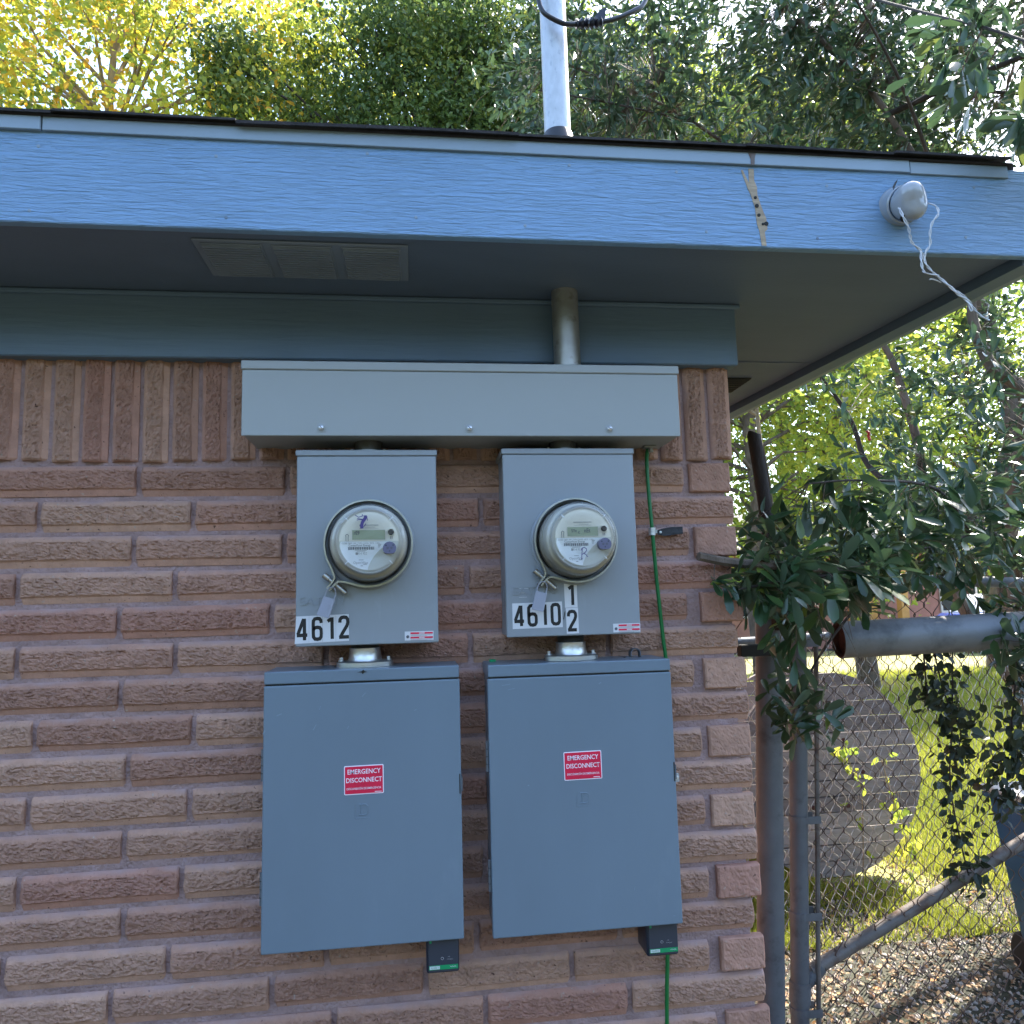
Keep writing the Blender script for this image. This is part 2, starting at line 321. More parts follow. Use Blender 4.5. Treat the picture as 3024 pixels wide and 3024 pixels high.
def text(name, body, size, x, y, z, m, parent, xs=1., align='CENTER', bold=0., rot=0., extr=0.):
    cu = bpy.data.curves.new('txt', 'FONT'); cu.body = body; cu.size = size; cu.align_x = align; cu.align_y = 'CENTER'; cu.offset = bold*size; cu.resolution_u = 2; cu.extrude = extr
    o = bpy.data.objects.new('txt', cu); COL.objects.link(o)
    dg = bpy.context.evaluated_depsgraph_get(); me = bpy.data.meshes.new_from_object(o.evaluated_get(dg)); bpy.data.objects.remove(o)
    off = OFF[parent]; ca, sa = math.cos(math.radians(rot)), math.sin(math.radians(rot))
    for v in me.vertices:
        a, b, c = v.co; a *= xs; v.co = (x+a*ca-b*sa-off.x, y-c-off.y, z+a*sa+b*ca-off.z)
    me.materials.clear(); return link(name, me, m, parent)
def strip2d(path, wd, closed=False):
    """mitred ribbon outline pieces for a stroke: returns quads of (x, z)"""
    P = [Vector((a, b)) for a, b in path]; k = len(P); L = []; R = []
    for i in range(k):
        if closed: d0 = P[i]-P[i-1]; d1 = P[(i+1) % k]-P[i]
        else: d0 = P[i]-P[max(i-1, 0)] if i else P[1]-P[0]; d1 = P[min(i+1, k-1)]-P[i] if i < k-1 else d0
        d0.normalize(); d1.normalize(); n0 = Vector((-d0.y, d0.x)); n1 = Vector((-d1.y, d1.x)); n = n0+n1
        n = n0 if n.length < 1e-6 else n.normalized(); c = max(.45, n.dot(n0)); n = n*(wd/2/c); L.append(P[i]+n); R.append(P[i]-n)
    q = []
    for i in range(k if closed else k-1): j = (i+1) % k; q.append((L[i], L[j], R[j], R[i]))
    return q
GL = {'4': [[(.36, 0), (.36, 1)], [(.33, .985), (.03, .27)], [(-.02, .235), (.50, .235)]],
      '6': [[(.45, .76), (.44, .87), (.37, .96), (.25, .98), (.13, .96), (.06, .87), (.05, .7), (.05, .3), (.06, .13), (.13, .04), (.25, .02), (.37, .04), (.44, .13), (.45, .3), (.44, .46), (.37, .55), (.25, .57), (.13, .55), (.05, .46)]],
      '1': [[(.32, 0), (.32, 1)], [(.28, .93), (.10, .82)]],
      '2': [[(.05, .73), (.06, .87), (.13, .96), (.25, .98), (.37, .96), (.44, .87), (.45, .73), (.40, .58), (.16, .22), (.06, .04)], [(.0, .06), (.49, .06)]],
      '0': [[(.05, .3), (.05, .7), (.06, .87), (.13, .96), (.25, .98), (.37, .96), (.44, .87), (.45, .7), (.45, .3), (.44, .13), (.37, .04), (.25, .02), (.13, .04), (.06, .13), (.05, .3)]]}
def digit(ch, x, z, h, y, m, parent, wd=.165, rot=0.):
    b = B(); ca, sa = math.cos(math.radians(rot)), math.sin(math.radians(rot))
    for si, st in enumerate(GL[ch]):
        for q in strip2d(st, wd):
            b.face([(x+(p.x*.92*ca-p.y*sa)*h, y-si*.0001, z+(p.x*sa+p.y*ca)*h) for p in q])
    return b.build('digit', m, parent)

# ------------------------------------------------------------------ ground
def structure(o): o['kind'] = 'structure'; return o
g = B(); g.face([(-120, -120, 0), (160, -120, 0), (160, 160, 0), (-120, 160, 0)])
structure(g.build('ground', M['soil']))

# ------------------------------------------------------------------ the brick house
house = thing('brick_house', 'low brick house with blue grey painted eaves and rock faced brick wall', 'house', (0, 0, 0))
XC = .735                                        # right corner of the front wall
wb = B(); wb.box((-6, -.006, 0), (XC-.014, 7.5, 2.36)); wall = wb.build('wall', M['mortar'], house)
PROF = [(0., .006, 0), (.0, -.0075, 0), (.06, -.0125, .1), (.12, -.0155, .2), (.17, -.0175, .5)]+[(.20+.0435*k, -.0183-.0016*math.sin(math.pi*(k+1)/14), 1) for k in range(13)]+[(.755, -.0178, .6), (.775, -.0150, .1), (.80, -.0122, .05), (.90, -.0095, 0), (1., -.0065, 0), (1., .006, 0)]
def brick_arrays(L, H, seed, nx=80, vertical=False, header=False):
    V = []; F = []; sm = []; ro = []; prof = PROF if not header else [(0, .006, 0), (0, -.0135, .1), (.03, -.0165, .2)]+[(.06+.08*k, -.0172, .3) for k in range(12)]+[(.98, -.0155, .2), (1, -.012, .1), (1, .006, 0)]
    if header: nx = 26
    np_ = len(prof); wob = random.Random(seed)
    a1, a2 = wob.uniform(0, 99), wob.uniform(0, 99)
    for i in range(nx+1):
        u = i/nx; x = (u-.5)*L
        for j, (t, y, r) in enumerate(prof):
            z = H*(.5-t); amp = .0046*r if not header else .0065*r
            e = min(u, 1-u)*L
            er = .0 if e > .003 else (1-e/.003)*.0035
            yy = y+er if 0 < j < np_-1 else y
            n1 = noise.noise(Vector((x*52+a1, z*95, a2))); n2 = noise.noise(Vector((x*110+a2, z*210, a1))); n3 = noise.noise(Vector((x*9+a1, 3.1, a2)))
            n4 = abs(noise.noise(Vector((x*70-a1, z*130, a2+5)))); n5 = noise.noise(Vector((x*260+a1, z*330, a2)))
            yy += -amp*(n1*.6+n2*.75+n5*.75-(max(0, .2-n4)*2.6))*(1 if e > .004 else .3)
            if not header and .18 < t < .79: z += .0030*n3+.0016*n1*r+.0012*n2*r
            xx = x
            if i in (0, nx): xx += .0022*noise.noise(Vector((z*60, a1, a2)))
            V.append((xx, yy, z)); sm.append(max(0., 1-t/.3) if not header else 0.); ro.append(r if not header else .3)
    for i in range(nx):
        for j in range(np_-1):
            a = i*np_+j; F.append((a, a+np_, a+np_+1, a+1))
    # closed ends
    for i in (0, nx):
        base = i*np_; c = len(V); V.append(((i/nx-.5)*L, .006, 0)); sm.append(0); ro.append(0)
        for j in range(np_-1): F.append((base+j, base+j+1, c, c) if i == 0 else (base+j+1, base+j, c, c))
    V = np.array(V); 
    if vertical: V = np.stack([-V[:, 2], V[:, 1], V[:, 0]], 1)   # lower strip turns to the right
    return V, F, sm, ro
def brick_mesh(name, *a, **k):
    V, F, sm, ro = brick_arrays(*a, **k)
    me = bpy.data.meshes.new(name); me.from_pydata([tuple(v) for v in V], [], [tuple(dict.fromkeys(f)) for f in F])
    for nm, v in (('smear', sm), ('rough', ro)):
        at = me.attributes.new(nm, 'FLOAT', 'POINT'); at.data.foreach_set('value', np.array(v, np.float32))
    me.materials.append(M['brick'])
    bm = bmesh.new(); bm.from_mesh(me); bmesh.ops.recalc_face_normals(bm, faces=bm.faces)
    # outward is -y: flip everything if the mean normal of the face points inward
    if sum(f.normal.y*f.calc_area() for f in bm.faces if f.normal.y**2 > .1) > 0: bmesh.ops.reverse_faces(bm, faces=bm.faces)
    bm.to_mesh(me); bm.free(); return me
BL, BH, PZ, PX = .297, .0645, .0748, .308
full = [brick_mesh('brick', BL, BH, 100+i) for i in range(14)]
half = [brick_mesh('brick', .14, BH, 200+i, nx=38) for i in range(4)]
head = [brick_mesh('brick', .098, BH+.003, 300+i, header=True) for i in range(5)]
sold = [brick_mesh('soldier_brick', .232, .0525, 400+i, nx=62, vertical=True) for i in range(8)]
side_bricks = []
def put(me, x, y, z, sx=1, parent=None, rz=0., name='brick'):
    o = bpy.data.objects.new(name, me); COL.objects.link(o); o.parent = wall; o.location = (x, y, z)
    o.scale = (sx, 1, 1); o.rotation_euler = (0, random.uniform(-.006, .006), rz); return o
JB = [-.583, -.778, -.588, -.812, -.613, -.807, -.605, -.767, -.586, -.772, -.589, -.784, -.586, -.806, -.605]
extra = []                                       # courses outside the picture, joined
for i in range(25):
    zt = 1.912-PZ*i; zc = zt-BH/2-.004; jb = JB[i] if i < len(JB) else (-.595 if i % 2 == 0 else -.79)
    corner = XC+random.uniform(-.003, .004)+.0016*i*.6
    end = corner-(.108 if i % 2 == 0 else 0)
    k0 = math.floor((-2.9-jb)/PX); x = jb+PX*k0
    while x < end-.03:
        a, b_ = x+.006, min(x+PX-.006, end-(.008 if i % 2 == 0 else 0))
        L = b_-a; c = (a+b_)/2
        if L > .05:
            me = random.choice(full) if L > .19 else random.choice(half); L0 = BL if L > .19 else .14
            if zc > .62 and c > -1.15: put(me, c, random.uniform(-.0025, .0025), zc+random.uniform(-.0015, .0015), L/L0)
            else: extra.append((c, zc, L))
        x += PX
    if i % 2 == 0:
        if zc > .62: put(random.choice(head), corner-.049+random.uniform(-.005, .004), random.uniform(-.006, 0), zc)
        else: extra.append((corner-.049, zc, .098))
x = -1.1875-.0605*30
while x < XC-.02:                                # soldier course under the frieze
    put(random.choice(sold), x+.03, random.uniform(-.003, .002), 2.036+random.uniform(-.004, .002), 1, name='soldier_brick'); x += .0605
def join_bricks(items, name, turn=False):
    VV = []; FF = []; n0 = 0
    cache = [brick_arrays(BL, BH, 500+i, nx=14) for i in range(6)]
    for (c, z, L) in items:
        V, F, sm, ro = random.choice(cache); V = V.copy(); V[:, 0] *= L/BL
        if turn: V = np.stack([-V[:, 1], V[:, 0], V[:, 2]], 1)+np.array([XC-.018, c, z])
        else: V = V+np.array([c, 0, z])
        VV.append(V); FF += [tuple(dict.fromkeys(q+n0 for q in f)) for f in F]; n0 += len(V)
    me = bpy.data.meshes.new(name); me.from_pydata([tuple(v) for v in np.concatenate(VV)], [], FF); me.materials.append(M['brick'])
    bm = bmesh.new(); bm.from_mesh(me); bmesh.ops.recalc_face_normals(bm, faces=bm.faces); bm.to_mesh(me); bm.free()
    return link(name, me, None, wall, kind='stuff')
for i in range(28):                              # front beyond the frame: courses and soldier band
    pass
join_bricks(extra, 'outlying_bricks')
sb = []
for i in range(28):
    zc = 1.912-PZ*(i-3)-BH/2-.004
    if zc < .02: break
    yy = .16 if i % 2 else .02
    while yy < 2.6: sb.append((yy+.15, zc, BL)); yy += PX
join_bricks(sb, 'side_wall_bricks', True)

# eaves
ZS = 2.283; YF = -.363
# side eave runs slightly askew, as in the photograph
def xr(y, o=0.): return 1.245-.085*(y+.36)+o
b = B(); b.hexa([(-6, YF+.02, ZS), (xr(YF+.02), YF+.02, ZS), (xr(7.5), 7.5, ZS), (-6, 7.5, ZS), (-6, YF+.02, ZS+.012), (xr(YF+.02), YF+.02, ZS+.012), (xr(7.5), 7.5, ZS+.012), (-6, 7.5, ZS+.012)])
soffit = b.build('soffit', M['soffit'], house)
for (y0, x0, x1) in ((.37, XC+.03, None), (2.1, XC+.03, None)):   # panel seams
    B().box((x0, y0, ZS-.0022), (xr(y0)-.004, y0+.006, ZS-.0004)).build('seam_strip', M['soffit'], soffit)
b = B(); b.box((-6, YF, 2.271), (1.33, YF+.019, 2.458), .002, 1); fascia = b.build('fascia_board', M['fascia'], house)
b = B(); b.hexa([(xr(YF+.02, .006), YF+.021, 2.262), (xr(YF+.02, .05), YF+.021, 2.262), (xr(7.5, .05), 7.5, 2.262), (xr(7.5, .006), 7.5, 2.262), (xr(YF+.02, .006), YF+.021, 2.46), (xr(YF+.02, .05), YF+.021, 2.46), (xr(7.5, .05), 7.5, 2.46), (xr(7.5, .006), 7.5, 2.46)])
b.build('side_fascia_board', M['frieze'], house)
b = B(); b.hexa([(xr(YF, .053), YF-.012, 2.272), (xr(YF, .088), YF-.012, 2.272), (xr(7.5, .088), 7.5, 2.272), (xr(7.5, .053), 7.5, 2.272), (xr(YF, .053), YF-.012, 2.459), (xr(YF, .088), YF-.012, 2.459), (xr(7.5, .088), 7.5, 2.459), (xr(7.5, .053), 7.5, 2.459)])
b.build('side_outer_trim', M['trim'], house)
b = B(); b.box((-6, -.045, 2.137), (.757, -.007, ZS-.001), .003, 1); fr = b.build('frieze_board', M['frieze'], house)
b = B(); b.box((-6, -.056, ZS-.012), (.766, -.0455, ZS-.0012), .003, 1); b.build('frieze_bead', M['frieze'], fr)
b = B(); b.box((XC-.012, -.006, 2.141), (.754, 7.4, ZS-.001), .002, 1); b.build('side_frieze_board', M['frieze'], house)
# drip edge in three overlapping lengths
for x0, x1, dy, dz in ((-6, -.64, -.006, 0), (-.638, .997, -.002, .0005), (.999, 1.216, .001, -.001)):
    b = B(); b.box((x0, YF-.0055+dy*.5, 2.4372+dz), (x1, YF-.0005, 2.4628+dz), .001, 1); b.build('drip_edge', M['trim'], house)
# roof: two planes meeting at the hip, plus individual shingles along the eave in view
SL = .30
def zr(y): return 2.4665+(y+.378)*SL
b = B()
b.face([(-6, -.376, 2.4645), (1.222, -.376, 2.4645), (1.222-3.9, 3.508, 2.47+3.9*SL), (-6, 3.508, 2.47+3.9*SL)])
AP = (1.222-3.9, 3.508, 2.47+3.9*SL)
b.face([(1.222, -.376, 2.4645), (1.345, -.24, 2.4645), AP]); b.face([(1.345, -.24, 2.4645), (1.0, 7.4, 2.4645), AP])
b.face([(-6, -.376, 2.4630), (1.222, -.376, 2.4630), (1.345, -.24, 2.4630), (1.0, 7.4, 2.4630), (-6, 7.4, 2.4630)])
b.face([(-6, 3.508, 2.47+3.9*SL), AP, (1.0, 7.4, 2.4645), (-6, 7.4, 2.4645)])
roof = b.build('roof', M['shingle'], house)
for row in range(3):
    x = -2.0+row*.11
    while x < 1.20:
        wd = random.choice((.14, .2, .26, .31)); x1 = min(x+wd, 1.212)
        y0 = -.380+row*.125+random.uniform(-.006, .004); lift = .0035+row*.003+random.uniform(0, .004)
        z0 = zr(y0)+lift+.0025*math.sin(x*2.3+.5); z1 = zr(y0+.17)+lift*.4; th = random.uniform(.004, .0065); s0 = random.uniform(-.003, .003)
        b = B(); b.hexa([(x+.0004, y0, z0-th+s0), (x1-.0004, y0, z0-th-s0), (x1-.0004, y0+.17, z1-th), (x+.0004, y0+.17, z1-th), (x+.0004, y0, z0+s0), (x1-.0004, y0, z0-s0), (x1-.0004, y0+.17, z1), (x+.0004, y0+.17, z1)])
        b.build('shingle', M['shingle'], roof); x = x1
for k in range(9):                               # painted-over nail heads in the fascia
    for zz in (2.300, 2.415):
        xx = -1.2+k*.29+random.uniform(-.05, .05); zz += random.uniform(-.012, .012)
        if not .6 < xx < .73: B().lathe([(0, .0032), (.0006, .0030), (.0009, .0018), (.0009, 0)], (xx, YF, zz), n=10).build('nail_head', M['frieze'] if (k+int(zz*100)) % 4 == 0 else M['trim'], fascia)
# soffit vent with three louvred fields
vent = B(); vent.box((-.405, -.302, ZS-.0045), (-.008, -.143, ZS-.0005), .0015, 1); vent = vent.build('soffit_vent', M['vent'], soffit)
for k in range(3):
    x0 = -.393+k*.129
    b = B()
    b.box((x0, -.292, ZS-.0075), (x0+.113, -.153, ZS-.0047), .001, 1)
    for q in range(14): b.box((x0+.004, -.289+q*.0097, ZS-.0118), (x0+.109, -.289+q*.0097+.0038, ZS-.0076))
    b.build('louvre_field', M['vent'], soffit)
dv = B(); dv.box((.955, .53, ZS-.004), (1.06, .69, ZS-.0005)); dv.build('screened_vent', M['ventdark'], soffit)
b = B()
for q in range(7): b.box((.958, .538+q*.021, ZS-.0062), (1.057, .543+q*.021, ZS-.0042))
b.build('vent_slats', M['ventdark'], soffit, kind='stuff')
# scraped patch on the fascia where something was torn off
pts = [(.657, 2.432), (.668, 2.432), (.667, 2.408), (.672, 2.395), (.672, 2.378), (.679, 2.352), (.687, 2.330), (.688, 2.308), (.682, 2.302), (.684, 2.274), (.674, 2.274), (.671, 2.304), (.667, 2.318), (.665, 2.352), (.658, 2.378), (.653, 2.390), (.641, 2.428), (.645, 2.429), (.656, 2.402)]
pts = [(a*1+.0, z) for a, z in pts]
b = B(); b.prism(pts, YF-.0009, YF-.0002); scr = b.build('bare_wood_patch', M['wood'], fascia, label='patch of bare wood where paint was torn away')
for (x, z, r) in ((.667, 2.372, .0032), (.669, 2.355, .0042), (.672, 2.336, .0035), (.679, 2.318, .0028), (.686, 2.319, .0045)):
    B().lathe([(0, r), (.0016, r*.9), (.002, 0)], (x, YF-.0008, z), n=10).build('nail_hole', M['ventdark'], fascia)
b = B(); b.prism([(.655, 2.461), (.671, 2.461), (.668, 2.449), (.667, 2.4365), (.659, 2.4365), (.66, 2.448)], YF-.0076, YF-.0071); b.build('bare_patch', M['galvrust'], house)

# ------------------------------------------------------------------ wireway under the eave
t = thing('wireway_box', 'long pale grey metal wireway box under the eave above both meters', 'electrical box', (.113, -.07, 1.944))
B().box((-.340, -.150, 1.9445), (.566, -.008, 2.092), .0015, 1).build('body', M['gutter'], t)
b = B(); b.box((-.3425, -.1545, 1.9425), (.5665, -.151, 2.0785), .0012, 1); b.build('front_cover', M['gutter'], t)
b = B(); b.box((-.3445, -.1575, 2.0788), (.5695, -.006, 2.0975), .0018, 1); b.build('top_lid', M['gutter'], t)
for x in (-.186, .114, .411):
    b = B(); b.lathe([(0, .0095), (.0012, .0095), (.0018, .0075), (.0022, .005)], (x, -.1545, 1.9585), n=20); w_ = b.build('washer', M['gutter'], t, smooth=True)
    b = B(); b.lathe([(0, .0058), (.0022, .0056), (.0036, .0042), (.0042, 0)], (x, -.1567, 1.9585), n=16); s_ = b.build('screw', M['zinc'], t, smooth=True)
    b = B(); b.box((x-.0045, -.1613, 1.9578), (x+.0045, -.1606, 1.9592)); b.rotate((x, -.161, 1.9585), 'Y', random.uniform(20, 70)); b.build('screw_slot', M['ink'], s_)

# ------------------------------------------------------------------ service mast
t = thing('service_mast_pipe', 'galvanised steel mast pipe rising through the eave and roof', 'pipe', (.336, -.095, 2.098))
B().cyl((.338, -.095, 2.0978), (.336, -.095, 2.30), .0295, 40).build('lower_pipe', M['galvold'], t, smooth=True)
B().cyl((.336, -.095, 2.30), (.328, -.098, 3.6), .0302, 40).build('upper_pipe', M['galv'], t, smooth=True)
B().lathe([(0, .075), (.03, .055), (.075, .040), (.108, .0335), (.112, .031)], (.334, -.097, 2.548), ax=(0, 0, 1), n=40).build('roof_boot', M['black'], t, smooth=True)

# black service cable looping past the mast, wrapped in tape
t = thing('service_cable', 'black service cable looping in front of the mast with a taped splice', 'cable', (.4, -.14, 2.9))
pts = [(.268, -.10, 3.25), (.278, -.125, 3.08), (.288, -.145, 2.965), (.297, -.15, 2.922), (.316, -.152, 2.904), (.349, -.15, 2.893), (.38, -.147, 2.897), (.417, -.143, 2.906), (.455, -.14, 2.918), (.487, -.136, 2.934), (.52, -.13, 2.957), (.546, -.12, 2.985), (.57, -.10, 3.06), (.60, -.05, 3.25)]
def smooth(pts, k=6):
    P = [Vector(p) for p in pts]; out = []
    for i in range(len(P)-1):
        p0, p1, p2, p3 = P[max(i-1, 0)], P[i], P[i+1], P[min(i+2, len(P)-1)]
        for q in range(k):
            u = q/k; out.append(.5*((2*p1)+(p2-p0)*u+(2*p0-5*p1+4*p2-p3)*u*u+(3*p1-p0-3*p2+p3)*u**3))
    out.append(P[-1]); return out
B().tube(smooth(pts), .0055, 10).build('conductor', M['cable'], t, smooth=True)
sp = smooth([(.374, -.1475, 2.896), (.395, -.146, 2.9), (.417, -.143, 2.906), (.437, -.142, 2.911)], 7)
B().tube(sp, [.0095+.0035*math.sin(i*1.7)+.001*math.sin(i*4.3) for i in range(len(sp))], 9).build('tape_wrap', M['tape'], t)
b = B(); b.hexa([(.41, -.147, 2.91), (.44, -.147, 2.914), (.44, -.139, 2.914), (.41, -.139, 2.91), (.432, -.146, 2.937), (.449, -.146, 2.948), (.449, -.144, 2.948), (.432, -.144, 2.937)]); b.build('tape_tail', M['tape'], t)

# ------------------------------------------------------------------ meter sockets
def ring_path(cx, cz, r, ang, gap=15, lug=.034):
    """clamp band: almost a full circle, both ends bent outward into lugs"""
    out = []; a0 = ang+gap; a1 = ang+360-gap
    d = Vector((math.cos(math.radians(ang)), math.sin(math.radians(ang)))); n = Vector((-d.y, d.x))
    c = Vector((cx, cz))
    A = [c+Vector((math.cos(math.radians(a0+(a1-a0)*i/64)), math.sin(math.radians(a0+(a1-a0)*i/64))))*r for i in range(65)]
    e0 = [c+d*(r+lug)+n*.0032, c+d*(r+.017)+n*.0034, c+d*(r+.009)+n*.0052, c+d*(r+.004)+n*.0115]
    e1 = [c+d*(r+.004)-n*.0115, c+d*(r+.009)-n*.0052, c+d*(r+.017)-n*.0034, c+d*(r+lug)-n*.0032]
    return [(p.x, p.y) for p in e0+A[1:-1]+e1], c, d, n
def socket(x0, x1, z0, z1, rx, rz, lab, nrot, lean):
    c = ((x0+x1)/2, -.066, z0)
    t = thing('meter_socket_box', lab, 'meter box', c, 'grey meter socket boxes side by side')
    B().box((x0+.003, -.117, z0+.002), (x1-.003, -.010, z1-.004), .002, 1).build('body', M['box'], t)
    ax = B(); ax.box((x0, -.125, z0), (x1, -.1175, z1-.0115), .0018, 1); ax.build('front_cover', M['box'], t)
    b = B(); b.box((x0-.0022, -.1275, z1-.0112), (x1+.0022, -.009, z1+.001), .0015, 1); b.build('top_lid', M['box'], t)
    # raised ring round the opening
    B().lathe([(0, .0925), (.0025, .0915), (.004, .0895), (.005, .086), (.005, .07)], (rx, -.1248, rz), n=64).build('raised_collar', M['box'], t, smooth=True)
    b = B(); b.lathe([(0, .0215), (.0008, .0215), (.0014, .020), (.0008, .0175), (.0016, .015), (.0008, .0125), (.0012, .009), (.0014, 0)], (x0+.0028, -.062, z0+.085), ax=(-1, 0, 0), n=28); b.build('knockout', M['box'], t, smooth=True)
    return t
def emboss(t, x, z, rot=0):
    text('embossed_lettering', 'EATON', .0235, x, -.1251, z, M['box'], t, xs=1.15, bold=.012, extr=.0018, rot=rot)
def sticker(t, name, poly, y, m, th=.0004): return B().prism(poly, y-th, y).build(name, m, t)
def rect(x0, z0, x1, z1, rot=0, r=0):
    cx, cz = (x0+x1)/2, (z0+z1)/2; ca, sa = math.cos(math.radians(rot)), math.sin(math.radians(rot)); P = []
    if r <= 0: q = [(x0, z0), (x1, z0), (x1, z1), (x0, z1)]
    else:
        q = []
        for (px, pz, a) in ((x1-r, z0+r, 270), (x1-r, z1-r, 0), (x0+r, z1-r, 90), (x0+r, z0+r, 180)):
            for k in range(5): w_ = math.radians(a+22.5*k); q.append((px+r*math.cos(w_), pz+r*math.sin(w_)))
    return [(cx+(a-cx)*ca-(b-cz)*sa, cz+(a-cx)*sa+(b-cz)*ca) for a, b in q]
def warning(t, x0, z0):
    s_ = sticker(t, 'warning_label', rect(x0, z0, x0+.058, z0+.018), -.1252, M['white'])
    for k in range(2): B().prism(rect(x0+.0115, z0+.0125-k*.0088, x0+.0565, z0+.016-k*.0088), -.1261, -.1257).build('red_bar', M['red'], s_)
    for k in range(2): B().box((x0+.029, -.1265, z0+.0132-k*.0088), (x0+.040, -.1262, z0+.0152-k*.0088)).build('print_block', M['white'], s_)
    for k in range(2):
        for q in range(2): B().box((x0+.012, -.1260, z0+.0105-k*.0088-q*.0018), (x0+.054-q*.009, -.1257, z0+.0112-k*.0088-q*.0018)).build('print_line', M['inkfaint'], s_)
    B().lathe([(0, .0032), (.0003, .003), (.0004, 0)], (x0+.006, -.1257, z0+.0075), n=12).build('pictogram', M['ink'], s_)
LX, LZ, RX, RZ = -.0935, 1.724, .3315, 1.7235
# left socket 4612
tl = socket(-.2385, .0445, 1.5215, 1.918, LX, LZ, 'grey meter socket box marked 4612, left of the two', 0, 0)
emboss(tl, -.189, 1.611, 1)
sL = sticker(tl, 'number_sticker', [(-.2435+.0035, 1.5275), (-.134, 1.5305), (-.1345, 1.5835), (-.2375, 1.5815)], -.1252, M['white'])
for k, ch in enumerate('4612'): digit(ch, (-.2350, -.2057, -.1795, -.1535)[k], 1.5338+k*.0006, .0428, -.1258, M['num'], sL, rot=1)
for k in range(3): B().box((-.2125+k*.0262, -.1259, 1.530), (-.2121+k*.0262, -.1257, 1.5815)).build('sticker_seam', M['inkfaint'], sL)
warning(tl, -.0235, 1.5272)
# right socket 4610 1/2
tr = socket(.1845, .468, 1.5265, 1.921, RX, RZ, 'grey meter socket box marked 4610 and 1 over 2, right of the two', 0, 0)
emboss(tr, .243, 1.621, 1)
for k in range(3): B().box((.212, -.1256, 1.626-k*.009), (.232+k*.004-(.012 if k else 0), -.1253, 1.6266-k*.009)).build('scratch', M['white'], tr)
sR = sticker(tr, 'number_sticker', [(.197, 1.5435), (.302, 1.5445), (.3015, 1.5975), (.197, 1.596)], -.1252, M['white'])
for k, ch in enumerate('4610'): digit(ch, (.2015, .2293, .2535, .2782)[k], 1.5490+k*.0005, .0420, -.1258, M['num'], sR, rot=.6)
sF = sticker(tr, 'fraction_sticker', rect(.3075, 1.5845, .3345, 1.637, .5), -.1252, M['white'])
digit('1', .3125, 1.5895, .0415, -.1258, M['num'], sF)
sF2 = sticker(tr, 'fraction_sticker', rect(.3095, 1.5305, .3355, 1.5838, .5), -.1253, M['white'])
digit('2', .3125, 1.5358, .0415, -.1259, M['num'], sF2)
B().prism([(.3045, 1.559), (.307, 1.571), (.3085, 1.578), (.3065, 1.575), (.3035, 1.562)], -.1262, -.1258).build('pen_slash', M['num'], sR)
warning(tr, .409, 1.5302)

# ------------------------------------------------------------------ sealing rings, meters, seals
def sealing_ring(cx, cz, ang, lab):
    t = thing('sealing_ring', lab, 'clamp', (cx, -.13, cz), 'steel sealing rings round the meters')
    path, c, d, n = ring_path(cx, cz, .0868, ang)
    b = B()
    qs = strip2d(path, .0034); y0, y1 = -.152, -.1303
    for (a, b2, c2, d2) in qs:
        F = [(a.x, y0, a.y), (b2.x, y0, b2.y), (c2.x, y0, c2.y), (d2.x, y0, d2.y)]; K = [(a.x, y1, a.y), (b2.x, y1, b2.y), (c2.x, y1, c2.y), (d2.x, y1, d2.y)]
        b.face(F); b.face(K[::-1]); b.face([F[0], K[0], K[1], F[1]]); b.face([F[3], F[2], K[2], K[3]])
    bmesh.ops.remove_doubles(b.bm, verts=b.bm.verts, dist=1e-5)
    b.build('band', M['steel'], t, smooth=True)
    p = c+d*(.0868+.0175)
    q0 = p+n*.031; q1 = p-n*.027
    B().cyl((q0.x, -.141, q0.y), (p.x+n.x*.0035, -.141, p.y+n.y*.0035), .0058, 18, .001).build('bolt_barrel', M['steel'], t, smooth=True)
    B().cyl((p.x-n.x*.0035, -.141, p.y-n.y*.0035), (p.x-n.x*.012, -.141, p.y-n.y*.012), .0048, 18).build('bolt_neck', M['steel'], t, smooth=True)
    B().cyl((p.x-n.x*.012, -.141, p.y-n.y*.012), (q1.x, -.141, q1.y), .0066, 18, .001).build('bolt_head', M['steel'], t, smooth=True)
    return t, c+d*(.0868+.031)
